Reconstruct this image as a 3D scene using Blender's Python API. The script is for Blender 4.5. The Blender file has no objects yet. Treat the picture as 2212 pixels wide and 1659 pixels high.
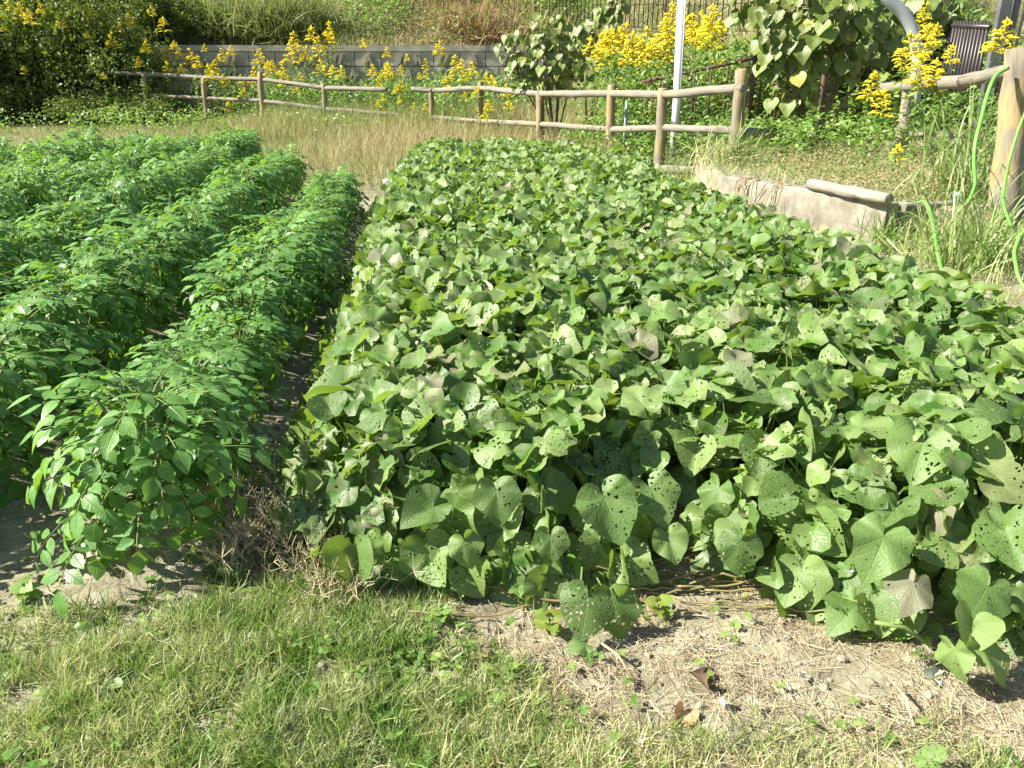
import bpy, math, random
import numpy as np
from mathutils import Vector, Matrix

# ---------------------------------------------------------------- camera, light
SC = bpy.context.scene
COL = SC.collection
CAM_H, PITCH, FPX, PW, PH = 1.35, math.radians(21.5), 1720.0, 2212.0, 1659.0
cam_d = bpy.data.cameras.new('camera'); cam = bpy.data.objects.new('camera', cam_d); COL.objects.link(cam)
cam.location = (0, 0, CAM_H); cam.rotation_euler = (math.pi/2 - PITCH, 0, 0)
cam_d.sensor_width = 36; cam_d.lens = 36*FPX/PW; cam_d.clip_start = .05; cam_d.clip_end = 400
SC.camera = cam
SUN_EL = math.radians(41); SUN_AZ = math.radians(-98)          # azimuth from +Y, clockwise
sd = Vector((math.sin(SUN_AZ)*math.cos(SUN_EL), math.cos(SUN_AZ)*math.cos(SUN_EL), math.sin(SUN_EL)))
sl = bpy.data.lights.new('sun', 'SUN'); sl.energy = 5.0; sl.angle = math.radians(.53); sl.color = (1, .95, .845)
so = bpy.data.objects.new('sun', sl); COL.objects.link(so); so.rotation_euler = (-sd).to_track_quat('-Z', 'Y').to_euler()
W = bpy.data.worlds.new('World'); SC.world = W; W.use_nodes = True
nt = W.node_tree; bg = nt.nodes['Background']; sk = nt.nodes.new('ShaderNodeTexSky')
sk.sky_type = 'NISHITA'; sk.sun_disc = False; sk.sun_elevation = SUN_EL; sk.sun_rotation = SUN_AZ
nt.links.new(sk.outputs[0], bg.inputs[0]); bg.inputs[1].default_value = .058
vs = SC.view_settings; vs.view_transform = 'Standard'; vs.look = 'None'; vs.gamma = 1; vs.use_curve_mapping = False
vs.exposure = 1.55
SC.cycles.max_bounces = 8; SC.cycles.transparent_max_bounces = 16; SC.cycles.diffuse_bounces = 3
SC.cycles.transmission_bounces = 6; SC.cycles.glossy_bounces = 3

rng = np.random.default_rng(11)
U = rng.uniform

# ---------------------------------------------------------------- noise, coordinates
def _h(i, j, s):
    n = (i.astype(np.int64)*374761393 + j.astype(np.int64)*668265263 + s*1442695041) & 0x7fffffff
    n = ((n ^ (n >> 13))*1274126177) & 0x7fffffff
    return ((n ^ (n >> 16)) & 0xffff)/65535.0
def vn(x, y, s=0):
    x = np.asarray(x, float); y = np.asarray(y, float)
    i = np.floor(x); j = np.floor(y); a = x-i; b = y-j; a = a*a*(3-2*a); b = b*b*(3-2*b)
    return (_h(i, j, s)*(1-a)+_h(i+1, j, s)*a)*(1-b)+(_h(i, j+1, s)*(1-a)+_h(i+1, j+1, s)*a)*b
def fbm(x, y, s=0, o=3):
    r = 0; k = .5
    for q in range(o):
        r = r + k*vn(np.asarray(x)*2**q, np.asarray(y)*2**q, s+q*7); k *= .5
    return r/(1-.5**o)
def sst(a, b, x):
    t = np.clip((np.asarray(x, float)-a)/(b-a), 0, 1); return t*t*(3-2*t)
def ray(px, py):
    a = (px-PW/2)/FPX; b = (PH/2-py)/FPX
    return a, math.cos(PITCH)+b*math.sin(PITCH), -math.sin(PITCH)+b*math.cos(PITCH)
def at(px, py, z=0.0):
    d = ray(px, py); t = (z-CAM_H)/d[2]; return np.array((d[0]*t, d[1]*t, z))
def atY(px, py, Y):
    d = ray(px, py); t = Y/d[1]; return np.array((d[0]*t, Y, CAM_H+d[2]*t))
SX, SY = .9945, .1045
def st2xy(s, t): return s*SX - t*SY, s*SY + t*SX
def xy2st(x, y): return x*SX + y*SY, -x*SY + y*SX
def inpoly(x, y, P):
    x = np.asarray(x); y = np.asarray(y); c = np.zeros(x.shape, bool); n = len(P)
    for i in range(n):
        x1, y1 = P[i]; x2, y2 = P[i-1]
        k = ((y1 > y) != (y2 > y)) & (x < (x2-x1)*(y-y1)/((y2-y1) or 1e-9)+x1); c ^= k
    return c

# rows of potato plants: centre s, near t, far t
ROWS = [(-.87, 2.05, 8.15), (-1.63, 2.2, 10.1), (-2.40, 2.9, 11.6), (-3.13, 4.0, 12.2), (-3.88, 5.4, 12.3), (-4.62, 7.0, 12.0), (-5.36, 8.6, 11.2)]
# sweet potato bed outline in s,t
BED = [(-.48, 2.2), (-.3, 1.95), (.0, 1.88), (.3, 1.80), (.5, 1.82), (.63, 1.98), (.76, 1.98), (.88, 1.72), (1.1, 1.62), (1.5, 1.48), (1.9, 1.5), (2.4, 2.2), (2.72, 3.3), (2.66, 5.0), (2.56, 6.3), (2.45, 8.0),
       (2.75, 9.4), (2.3, 11.0), (1.3, 11.9), (.2, 12.15), (-.25, 11.7), (-.4, 10.2), (-.49, 8), (-.50, 5.4), (-.50, 3.5)]
def polydist(x, y, P):
    d = np.full(np.shape(x), 9.)
    for i in range(len(P)):
        ax, ay = P[i-1]; bx, by = P[i]; vx, vy = bx-ax, by-ay
        t = np.clip(((x-ax)*vx+(y-ay)*vy)/(vx*vx+vy*vy), 0, 1)
        d = np.minimum(d, np.hypot(x-ax-t*vx, y-ay-t*vy))
    return np.where(inpoly(x, y, P), d, -d)
WALL_X = ([5.0, 6.47, 8.25, 9.2, 10.4, 12, 14, 20], [3.0, 3.02, 2.17, 2.2, 2.3, 3.2, 4.0, 6.0])
def height(x, y):
    x = np.asarray(x, float); y = np.asarray(y, float)
    s, t = xy2st(x, y)
    z = .02*(fbm(x*.7, y*.7, 3)-.5)
    for c, t0, t1 in ROWS:
        z = z+.10*np.exp(-((s-c)/.17)**2)*sst(t0-.15, t0+.12, t)*(1-sst(t1, t1+.3, t))
    d = polydist(s, t, BED)
    z = z+.09*sst(-.02, .3, d)
    # terrace on the right
    xw = np.interp(y, *WALL_X)
    a = sst(-.02, .06, x-xw)*sst(6.44, 6.52, y)*.33
    b = sst(3.0, 4.6, x)*sst(4.0, 7.0, y)*.36
    a2 = np.maximum(a, b)+sst(3.2, 7, x)*.35*sst(7.5, 11, y)
    far = 1-sst(11, 13, y)
    z = z+np.where(y < 11, a2, a2*far+.25*(1-far)*sst(1.5, 4, x))
    # embankment
    toe = np.interp(x, [1.2, 3.5, 7, 12], [26.6, 19, 13.2, 11.5])
    zr = np.clip(y-toe, 0, 16)*.42
    zl = sst(26.35, 26.6, y)*2.0+np.clip(y-26.8, 0, 10)*.5
    k = sst(1.2, 2.8, x)
    z = z+zl*(1-k)+zr*k
    return z
def microsoil(x, y):
    return .022*np.clip(vn(x*13, y*13, 61)-.55, 0, 1)+.02*(fbm(x*9, y*9, 21, 3)-.5)+.016*(fbm(x*28, y*28, 5, 2)-.5)

# ---------------------------------------------------------------- mesh tools
class Geo:
    def __init__(s): s.V = []; s.L = []; s.S = []; s.R = []; s.UV = []; s.M = []; s.n = 0
    def add(s, v, l, sz, uv=None, rnd=0., m=0):
        v = np.asarray(v, float).reshape(-1, 3); k = len(v)
        s.V.append(v); s.L.append(np.asarray(l, np.int64)+s.n); sz = np.asarray(sz, np.int64); s.S.append(sz)
        s.UV.append(np.zeros((k, 2)) if uv is None else np.asarray(uv, float)); s.R.append(np.broadcast_to(np.asarray(rnd, float), (k,)))
        s.M.append(np.broadcast_to(np.asarray(m, np.int64), (len(sz),))); s.n += k; return s
    def join(s):
        if len(s.V) != 1:
            s.V = [np.concatenate(s.V)]; s.L = [np.concatenate(s.L)]; s.S = [np.concatenate(s.S)]; s.R = [np.concatenate(s.R)]
            s.UV = [np.concatenate(s.UV)]; s.M = [np.concatenate(s.M)]
        return s
    def scatter(s, T, P, R, sc, rnd, m=None):
        """copies of template Geo T at P (N,3), rotation R (N,3,3), scale (N,) or (N,3)"""
        T.join(); N = len(P)
        if N == 0: return s
        v = T.V[0]; k = len(v); sc = np.asarray(sc, float)
        if sc.ndim == 1: sc = sc[:, None]
        vv = np.einsum('nij,nkj->nki', R, v[None]*sc[:, None, :]*np.ones((1, 1, 3)))+P[:, None, :]
        l = (T.L[0][None]+(np.arange(N)*k)[:, None]).ravel()
        r = np.repeat(np.asarray(rnd, float), k)+np.tile(T.R[0], N)
        return s.add(vv.reshape(-1, 3), l, np.tile(T.S[0], N), np.tile(T.UV[0], (N, 1)), r, np.tile(T.M[0], N) if m is None else m)
    def put(s, T, M, rnd=0.):
        T.join(); M = np.array(M); v = T.V[0] @ M[:3, :3].T+M[:3, 3]
        return s.add(v, T.L[0], T.S[0], T.UV[0], T.R[0]+rnd, T.M[0])
    def mesh(s, name, mats, smooth=True):
        s.join(); me = bpy.data.meshes.new(name); v, l, sz = s.V[0], s.L[0], s.S[0]
        me.vertices.add(len(v)); me.vertices.foreach_set('co', v.astype(np.float32).ravel())
        me.loops.add(len(l)); me.loops.foreach_set('vertex_index', l.astype(np.int32))
        me.polygons.add(len(sz)); me.polygons.foreach_set('loop_start', (np.cumsum(sz)-sz).astype(np.int32))
        me.polygons.foreach_set('material_index', s.M[0].astype(np.int32))
        me.polygons.foreach_set('use_smooth', np.full(len(sz), smooth))
        uv = me.uv_layers.new(name='UVMap'); uv.data.foreach_set('uv', s.UV[0][l].astype(np.float32).ravel())
        a = me.attributes.new('rnd', 'FLOAT', 'POINT'); a.data.foreach_set('value', s.R[0].astype(np.float32))
        for m in mats: me.materials.append(m)
        me.update(calc_edges=True); return me
TRI = 0
def obj(name, me, parent=None, **p):
    global TRI
    if isinstance(me, tuple): g, mats = me[:2]; me = g.mesh(name, mats if isinstance(mats, (list, tuple)) else [mats], *(me[2:]))
    o = bpy.data.objects.new(name, me); COL.objects.link(o)
    if parent: o.parent = parent
    for k, v in p.items(): o[k] = v
    return o
def thing(name, loc, label, cat, group=None, rz=0.):
    o = bpy.data.objects.new(name, None); COL.objects.link(o); o.empty_display_size = .1
    o.location = loc; o.rotation_euler = (0, 0, rz); o['label'] = label; o['category'] = cat
    if group: o['group'] = group
    return o
def copy_thing(src, loc, rz, sc=1., label=None, tilt=(0, 0), group=None):
    r = src.copy(); COL.objects.link(r); r.location = loc; r.rotation_euler = (tilt[0], tilt[1], rz); r.scale = (sc, sc, sc)
    if label: r['label'] = label
    if group: r['group'] = group
    for ch in list(src.children):
        c = ch.copy(); COL.objects.link(c); c.parent = r
        for g2 in ch.children:
            d = g2.copy(); COL.objects.link(d); d.parent = c
    return r
def nrm(v): v = np.asarray(v, float); return v/(np.linalg.norm(v, axis=-1, keepdims=True)+1e-12)
def frames(d, n):
    """y axis along d, z axis near n"""
    d = nrm(d); n = np.asarray(n, float); x = nrm(np.cross(d, n)); z = np.cross(x, d)
    return np.stack([x, d, z], -1)
def rotz(a):
    c, s = np.cos(a), np.sin(a); o = np.zeros_like(c); e = np.ones_like(c)
    return np.stack([np.stack([c, -s, o], -1), np.stack([s, c, o], -1), np.stack([o, o, e], -1)], -2)
def mat4(R, p, s=1.):
    M = np.eye(4); M[:3, :3] = np.asarray(R)*s; M[:3, 3] = p; return M
def tube(P, r, n=6, rnd=0., m=0, cap=True, jit=0., rg=None):
    P = np.asarray(P, float); k = len(P); r = np.broadcast_to(np.asarray(r, float), (k,))
    T = nrm(np.gradient(P, axis=0)); ref = np.array((0, 0, 1.)) if abs(T[0, 2]) < .8 else np.array((1., 0, 0))
    X = nrm(np.cross(T, ref)); Y = np.cross(T, X); a = np.arange(n)/n*2*math.pi
    rr = r[:, None]*(1+(jit*(rg or rng).uniform(-1, 1, (k, n)) if jit else 0))
    v = P[:, None]+X[:, None]*(np.cos(a)[None, :, None]*rr[..., None])+Y[:, None]*(np.sin(a)[None, :, None]*rr[..., None])
    f = []
    for i in range(k-1):
        for j in range(n): f += [i*n+j, i*n+(j+1) % n, (i+1)*n+(j+1) % n, (i+1)*n+j]
    sz = [4]*((k-1)*n)
    L = np.concatenate([[0], np.cumsum(np.linalg.norm(np.diff(P, axis=0), axis=1))])
    uv = np.stack(np.broadcast_arrays(a[None, :]/6.283, L[:, None]), -1).reshape(-1, 2)
    if cap: f += list(range(n))[::-1]+[(k-1)*n+j for j in range(n)]; sz += [n, n]
    return v.reshape(-1, 3), f, sz, uv, rnd, m
def box(g, lo, hi, rnd=0., m=0, bev=0.):
    x0, y0, z0 = lo; x1, y1, z1 = hi
    v = [(x0, y0, z0), (x1, y0, z0), (x1, y1, z0), (x0, y1, z0), (x0, y0, z1), (x1, y0, z1), (x1, y1, z1), (x0, y1, z1)]
    if bev:
        b = bev; v[4:] = [(x0+b, y0+b, z1), (x1-b, y0+b, z1), (x1-b, y1-b, z1), (x0+b, y1-b, z1)]
        v += [(x0, y0, z1-b), (x1, y0, z1-b), (x1, y1, z1-b), (x0, y1, z1-b)]
        f = [0, 3, 2, 1, 4, 5, 6, 7]
        for i in range(4): j = (i+1) % 4; f += [i, j, 8+j, 8+i, 8+i, 8+j, 4+j, 4+i]
        return g.add(v, f, [4]*10, None, rnd, m)
    return g.add(v, [0, 3, 2, 1, 4, 5, 6, 7, 0, 1, 5, 4, 1, 2, 6, 5, 2, 3, 7, 6, 3, 0, 4, 7], [4]*6, None, rnd, m)

# ---------------------------------------------------------------- materials
def newmat(name):
    m = bpy.data.materials.new(name); m.use_nodes = True; n = m.node_tree; n.nodes.clear()
    o = n.nodes.new('ShaderNodeOutputMaterial'); return m, n, o
class NB:
    def __init__(s, n): s.n = n
    def node(s, t, **k):
        x = s.n.nodes.new(t)
        for a, b in k.items(): setattr(x, a, b)
        return x
    def L(s, a, b): s.n.links.new(a, b)
    def math(s, op, a, b=None, c=None, clamp=False):
        x = s.node('ShaderNodeMath', operation=op, use_clamp=clamp)
        for i, v in enumerate((a, b, c)):
            if v is None: continue
            if hasattr(v, 'links'): s.L(v, x.inputs[i])
            else: x.inputs[i].default_value = v
        return x.outputs[0]
    def mix(s, f, a, b, bt='MIX'):
        x = s.node('ShaderNodeMix', data_type='RGBA', blend_type=bt)
        for i, v in ((0, f), (6, a), (7, b)):
            if hasattr(v, 'links'): s.L(v, x.inputs[i])
            elif i == 0: x.inputs[0].default_value = v
            else: x.inputs[i].default_value = (*v, 1) if len(v) == 3 else v
        return x.outputs[2]
    def ramp(s, f, stops, interp='LINEAR'):
        x = s.node('ShaderNodeValToRGB'); cr = x.color_ramp; cr.interpolation = interp
        while len(cr.elements) > 1: cr.elements.remove(cr.elements[-1])
        cr.elements[0].position = stops[0][0]; cr.elements[0].color = (*stops[0][1], 1)
        for p, c in stops[1:]: e = cr.elements.new(p); e.color = (*c, 1)
        s.L(f, x.inputs[0]); return x.outputs[0]
    def noise(s, vec, sc, det=3, rough=.5, dim='3D'):
        x = s.node('ShaderNodeTexNoise', noise_dimensions=dim); x.inputs['Scale'].default_value = sc; x.inputs['Detail'].default_value = det
        x.inputs['Roughness'].default_value = rough
        if vec is not None: s.L(vec, x.inputs['Vector'])
        return x
    def rr(s, f, a, b, c=0., d=1.):
        x = s.node('ShaderNodeMapRange', interpolation_type='SMOOTHSTEP'); s.L(f, x.inputs[0])
        for i, v in enumerate((a, b, c, d)): x.inputs[i+1].default_value = v
        return x.outputs[0]
    def rnd(s, useobj=True):
        a = s.node('ShaderNodeAttribute', attribute_name='rnd')
        if not useobj: return a.outputs['Fac']
        o = s.node('ShaderNodeObjectInfo'); return s.math('FRACT', s.math('ADD', a.outputs['Fac'], o.outputs['Random']))

def leafmat(name, stops, trans=.35, tcol=(.22, .42, .03), rough=.45, spec=.5, veins=None, holes=0., useobj=True, back=1.25, bump=.0, blotch=None):
    m, n, out = newmat(name); b = NB(n); r = b.rnd(useobj)
    col = b.ramp(r, stops)
    uv = b.node('ShaderNodeUVMap', uv_map='UVMap').outputs[0]
    sep = b.node('ShaderNodeSeparateXYZ'); b.L(uv, sep.inputs[0]); u, v = sep.outputs[0], sep.outputs[1]
    au = b.math('ABSOLUTE', u); vh = None
    if veins == 'palm':
        ang = b.math('ABSOLUTE', b.math('ARCTAN2', u, v)); rad = b.math('SQRT', b.math('ADD', b.math('MULTIPLY', u, u), b.math('MULTIPLY', v, v)))
        d = b.math('MULTIPLY', b.math('ABSOLUTE', b.math('SINE', b.math('MULTIPLY', ang, 4.4))), b.math('MULTIPLY', rad, .23))
        v1 = b.rr(d, .0, .02, 1, 0)
        # side veins off the midrib
        d2 = b.math('ABSOLUTE', b.math('SUBTRACT', b.math('FRACT', b.math('ADD', b.math('MULTIPLY', v, 5.), b.math('MULTIPLY', au, -4.2))), .5))
        v2 = b.math('MULTIPLY', b.rr(d2, .0, .09, 1, 0), b.rr(v, .15, .3))
        vein = b.math('MAXIMUM', b.math('MULTIPLY', v1, b.rr(ang, .1, 1.5, .75, .15)), b.math('MULTIPLY', v2, .4)); vh = vein
    elif veins == 'pin':
        v1 = b.rr(au, .0, .1, 1, 0)
        d2 = b.math('ABSOLUTE', b.math('SUBTRACT', b.math('FRACT', b.math('ADD', b.math('MULTIPLY', v, 7.), b.math('MULTIPLY', au, -1.6))), .5))
        v2 = b.rr(d2, .0, .14, 1, 0); vein = b.math('MAXIMUM', v1, b.math('MULTIPLY', v2, .35)); vh = vein
    geo = b.node('ShaderNodeNewGeometry'); tc = b.node('ShaderNodeTexCoord')
    nz = b.noise(tc.outputs['Object'], 22 if veins else 9, 2)
    col = b.mix(b.rr(nz.outputs[0], .35, .65, 0, .35), col, tuple(c*1.35 for c in stops[-1][1]) if not blotch else blotch)
    if vh is not None: col = b.mix(b.math('MULTIPLY', vh, .5), col, (.20, .30, .10))
    if back != 1: col = b.mix(b.math('MULTIPLY', geo.outputs['Backfacing'], .6), col, b.mix(1, col, (back, back, back*1.1), 'MULTIPLY'))
    p = b.node('ShaderNodeBsdfPrincipled'); b.L(col, p.inputs['Base Color']); p.inputs['Roughness'].default_value = rough
    p.inputs['Specular IOR Level'].default_value = spec
    if bump and vh is not None:
        bm = b.node('ShaderNodeBump'); bm.inputs['Strength'].default_value = bump; bm.inputs['Distance'].default_value = .004
        hh = b.math('ADD', b.math('MULTIPLY', vh, -1.), b.math('MULTIPLY', nz.outputs[0], 1.2)); b.L(hh, bm.inputs['Height']); b.L(bm.outputs[0], p.inputs['Normal'])
    t = b.node('ShaderNodeBsdfTranslucent'); b.L(b.mix(.55, col, tcol), t.inputs[0])
    ms = b.node('ShaderNodeMixShader'); ms.inputs[0].default_value = trans; b.L(p.outputs[0], ms.inputs[1]); b.L(t.outputs[0], ms.inputs[2]); last = ms.outputs[0]
    if holes:
        off = b.node('ShaderNodeCombineXYZ'); b.L(b.math('MULTIPLY', r, 37.), off.inputs[0]); b.L(b.math('MULTIPLY', r, 91.), off.inputs[1])
        ad = b.node('ShaderNodeVectorMath', operation='ADD'); b.L(uv, ad.inputs[0]); b.L(off.outputs[0], ad.inputs[1])
        dn = b.noise(ad.outputs[0], 9., 1, dim='2D'); dv = b.node('ShaderNodeVectorMath', operation='MULTIPLY_ADD')
        b.L(dn.outputs['Color'], dv.inputs[0]); dv.inputs[1].default_value = (.1, .1, 0); b.L(ad.outputs[0], dv.inputs[2])
        vo = b.node('ShaderNodeTexVoronoi', voronoi_dimensions='2D', feature='F1'); vo.inputs['Scale'].default_value = 9.; b.L(dv.outputs[0], vo.inputs['Vector'])
        sp = b.node('ShaderNodeSeparateColor'); b.L(vo.outputs['Color'], sp.inputs[0])
        clu = b.noise(ad.outputs[0], 2.2, 1, dim='2D')
        # hole radius varies per cell; many cells have none; some leaves have many
        amt = b.math('FRACT', b.math('MULTIPLY', r, 17.3)); amt = b.math('MULTIPLY', amt, amt)
        thr = b.math('MULTIPLY', sp.outputs[0], .38)
        act = b.math('GREATER_THAN', b.math('ADD', b.math('MULTIPLY', amt, .8), b.math('MULTIPLY', clu.outputs[0], .7)), b.math('ADD', sp.outputs[1], .30))
        h = b.math('MULTIPLY', b.math('LESS_THAN', vo.outputs['Distance'], thr), act)
        tr = b.node('ShaderNodeBsdfTransparent'); mh = b.node('ShaderNodeMixShader'); b.L(h, mh.inputs[0]); b.L(last, mh.inputs[1]); b.L(tr.outputs[0], mh.inputs[2]); last = mh.outputs[0]
    b.L(last, out.inputs[0]); return m

def simple(name, col, rough=.6, spec=.4, metal=0., vary=None, scale=8., bump=0., bscale=30., sss=None):
    m, n, out = newmat(name); b = NB(n); tc = b.node('ShaderNodeTexCoord'); c = None
    p = b.node('ShaderNodeBsdfPrincipled')
    if vary:
        nz = b.noise(tc.outputs['Object'], scale, 5, .6); c = b.mix(b.rr(nz.outputs[0], .3, .7), col, vary); b.L(c, p.inputs['Base Color'])
    else: p.inputs['Base Color'].default_value = (*col, 1)
    p.inputs['Roughness'].default_value = rough; p.inputs['Specular IOR Level'].default_value = spec; p.inputs['Metallic'].default_value = metal
    if bump:
        nb = b.noise(tc.outputs['Object'], bscale, 4, .6); bm = b.node('ShaderNodeBump'); bm.inputs['Strength'].default_value = bump; bm.inputs['Distance'].default_value = .01
        b.L(nb.outputs[0], bm.inputs['Height']); b.L(bm.outputs[0], p.inputs['Normal'])
    b.L(p.outputs[0], out.inputs[0]); return m

def woodmat(name, fresh, grey, char, greyness=.5):
    m, n, out = newmat(name); b = NB(n); uv = b.node('ShaderNodeUVMap', uv_map='UVMap').outputs[0]; r = b.rnd()
    mp = b.node('ShaderNodeMapping'); mp.inputs['Scale'].default_value = (14, 2.2, 1); b.L(uv, mp.inputs[0])
    cb = b.node('ShaderNodeCombineXYZ'); b.L(b.math('MULTIPLY', r, 50.), cb.inputs[1]); b.L(b.math('MULTIPLY', r, 13.), cb.inputs[2]); b.L(cb.outputs[0], mp.inputs['Location'])
    grain = b.noise(mp.outputs[0], 2.5, 5, .65)
    mp2 = b.node('ShaderNodeMapping'); mp2.inputs['Scale'].default_value = (3, 1.3, 1); b.L(uv, mp2.inputs[0]); b.L(cb.outputs[0], mp2.inputs['Location'])
    pat = b.noise(mp2.outputs[0], 1.6, 4, .6)
    f = b.rr(pat.outputs[0], .62-.35*greyness, .75-.35*greyness)
    c = b.mix(f, fresh, grey); c = b.mix(b.rr(grain.outputs[0], .52, .72, 0, .85), c, tuple(x*.35 for x in fresh)); pat2 = b.noise(mp2.outputs[0], .9, 3)
    c = b.mix(b.rr(pat2.outputs[0], .56, .7, 0, .8), c, char)
    p = b.node('ShaderNodeBsdfPrincipled'); b.L(c, p.inputs['Base Color']); p.inputs['Roughness'].default_value = .8; p.inputs['Specular IOR Level'].default_value = .25
    bm = b.node('ShaderNodeBump'); bm.inputs['Strength'].default_value = .6; bm.inputs['Distance'].default_value = .006; b.L(grain.outputs[0], bm.inputs['Height']); b.L(bm.outputs[0], p.inputs['Normal'])
    b.L(p.outputs[0], out.inputs[0]); return m

def soilmat():
    m, n, out = newmat('soil'); b = NB(n); g = b.node('ShaderNodeNewGeometry'); P = g.outputs['Position']
    n1 = b.noise(P, 1.3, 4, .6); n2 = b.noise(P, 11, 5, .65); n3 = b.noise(P, 90, 4, .6)
    c = b.ramp(n2.outputs[0], [(.3, (.14, .125, .08)), (.5, (.24, .22, .145)), (.72, (.34, .315, .225))])
    c = b.mix(b.rr(n1.outputs[0], .5, .68, 0, .6), c, (.35, .335, .255))
    c = b.mix(b.rr(n3.outputs[0], .5, .75, 0, .45), c, (.16, .12, .08))
    # far away the soil is hidden in turf: thatch colour
    sp = b.node('ShaderNodeSeparateXYZ'); b.L(P, sp.inputs[0])
    c = b.mix(b.rr(sp.outputs[1], 12.2, 13.5, 0, .8), c, b.ramp(n2.outputs[0], [(.35, (.10, .11, .04)), (.65, (.24, .2, .1))]))
    p = b.node('ShaderNodeBsdfPrincipled'); b.L(c, p.inputs['Base Color']); p.inputs['Roughness'].default_value = .95; p.inputs['Specular IOR Level'].default_value = .15
    bm = b.node('ShaderNodeBump'); bm.inputs['Strength'].default_value = .8; bm.inputs['Distance'].default_value = .012
    b.L(b.math('ADD', n2.outputs[0], b.math('MULTIPLY', n3.outputs[0], .5)), bm.inputs['Height']); b.L(bm.outputs[0], p.inputs['Normal'])
    b.L(p.outputs[0], out.inputs[0]); return m

M_soil = soilmat()
M_clod = simple('clod', (.21, .19, .13), .95, .1, vary=(.33, .31, .23), scale=14, bump=.6, bscale=80)
M_pebble = simple('pebble', (.42, .40, .35), .8, .2, vary=(.3, .28, .25), scale=30)
SPS = [(0, (.05, .125, .014)), (.3, (.085, .19, .026)), (.62, (.14, .255, .05)), (.9, (.19, .295, .07)), (.965, (.215, .25, .10)), (1, (.21, .195, .135))]
M_sp = leafmat('sweet_potato_leaf', SPS, .36, (.34, .52, .015), .5, .5, 'palm', 1., bump=.4)
M_sp_new = leafmat('young_leaf', [(0, (.16, .26, .03)), (1, (.22, .27, .05))], .35, (.3, .4, .02), .45, .4, 'palm', 0, bump=.4)
M_pot = leafmat('potato_leaf', [(0, (.052, .15, .022)), (.5, (.095, .235, .046)), (1, (.18, .34, .085))], .33, (.38, .6, .01), .4, .5, 'pin', bump=.5)
M_stem = simple('green_stem', (.16, .22, .06), .5, .4)
M_vine = simple('tan_vine', (.25, .19, .09), .6, .3, vary=(.16, .09, .05), scale=12)
M_vine2 = simple('green_tan_vine', (.20, .19, .07), .6, .3, vary=(.25, .19, .10), scale=12)
M_straw = leafmat('straw', [(0, (.34, .26, .14)), (.5, (.48, .39, .24)), (1, (.62, .53, .37))], .2, (.5, .42, .25), .6, .3, useobj=False, back=1)
GR = [(0, (.06, .15, .02)), (.3, (.12, .25, .04)), (.55, (.21, .33, .07)), (.72, (.34, .36, .13)), (.85, (.48, .42, .22)), (1, (.62, .54, .34))]
M_grass = leafmat('grass_blade', GR, .4, (.3, .45, .05), .45, .5, useobj=False, back=1)
M_mead = leafmat('meadow_blade', [(0, (.06, .13, .02)), (.3, (.11, .20, .04)), (.55, (.19, .24, .07)), (.72, (.29, .28, .11)), (.88, (.40, .345, .175)), (1, (.40, .31, .18))], .35, (.3, .34, .07), .55, .3, useobj=False, back=1)
M_bgr = leafmat('bank_weed', [(0, (.07, .14, .03)), (.35, (.15, .24, .065)), (.6, (.24, .26, .10)), (.8, (.38, .32, .17)), (.92, (.30, .17, .10)), (1, (.25, .13, .075))], .35, (.3, .38, .06), .55, .35, useobj=False, back=1)
M_gleaf = leafmat('weed_leaf', [(0, (.05, .13, .02)), (.5, (.10, .22, .04)), (.85, (.17, .29, .07)), (1, (.3, .36, .1))], .38, (.28, .5, .03), .45, .45, back=1)
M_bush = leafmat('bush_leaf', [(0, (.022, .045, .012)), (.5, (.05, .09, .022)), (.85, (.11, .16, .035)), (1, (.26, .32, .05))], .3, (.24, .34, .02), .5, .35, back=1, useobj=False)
M_big = leafmat('broad_leaf', [(0, (.035, .085, .02)), (.6, (.07, .145, .045)), (.93, (.12, .22, .045)), (1, (.42, .36, .04))], .3, (.2, .36, .03), .42, .55, 'palm', bump=.4)
M_gold = leafmat('goldenrod_flower', [(0, (.50, .42, .03)), (.6, (.74, .62, .02)), (1, (.84, .74, .06))], .25, (.8, .6, .02), .7, .2, back=1)
M_bark = simple('bark', (.12, .09, .06), .9, .2, vary=(.2, .16, .11), scale=10, bump=.5)
M_wood = woodmat('fence_wood', (.33, .245, .12), (.21, .185, .14), (.08, .062, .045), .55)
M_rail = woodmat('rail_wood', (.32, .25, .15), (.21, .195, .155), (.055, .048, .04), .8)
M_log = woodmat('log_wood', (.27, .235, .185), (.34, .32, .28), (.10, .085, .065), .5)
M_conc = simple('concrete', (.32, .295, .235), .85, .2, vary=(.15, .135, .10), scale=4, bump=.4, bscale=50)
M_block = simple('wall_block', (.50, .465, .37), .9, .15, vary=(.34, .31, .25), scale=3, bump=.4, bscale=25)
M_blockj = simple('joint', (.12, .11, .10), .95, .1)
M_black = simple('black_metal', (.025, .024, .025), .4, .5, vary=(.05, .035, .03), scale=4)
M_rust = simple('rusty_pipe', (.10, .045, .03), .7, .3, vary=(.05, .04, .035), scale=6)
M_steel = simple('grey_pipe', (.34, .38, .40), .3, .6, vary=(.42, .45, .46), scale=4)
M_blue = simple('blue_pole', (.22, .34, .42), .4, .5)
M_white = simple('white_pole', (.8, .8, .78), .35, .5, vary=(.68, .68, .64), scale=3)
M_hose = simple('green_hose', (.12, .38, .05), .45, .4, vary=(.16, .34, .07), scale=9)
M_redstem = simple('red_stem', (.22, .08, .06), .6)
M_crab = leafmat('dry_seed_grass', [(0, (.40, .33, .18)), (.5, (.58, .50, .32)), (1, (.72, .64, .45))], .3, (.6, .5, .3), .6, .3, useobj=False, back=1)
M_dry = leafmat('dry_leaf', [(0, (.30, .16, .09)), (1, (.42, .26, .16))], .2, (.5, .25, .1), .7, .2, 'pin', back=1)
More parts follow.
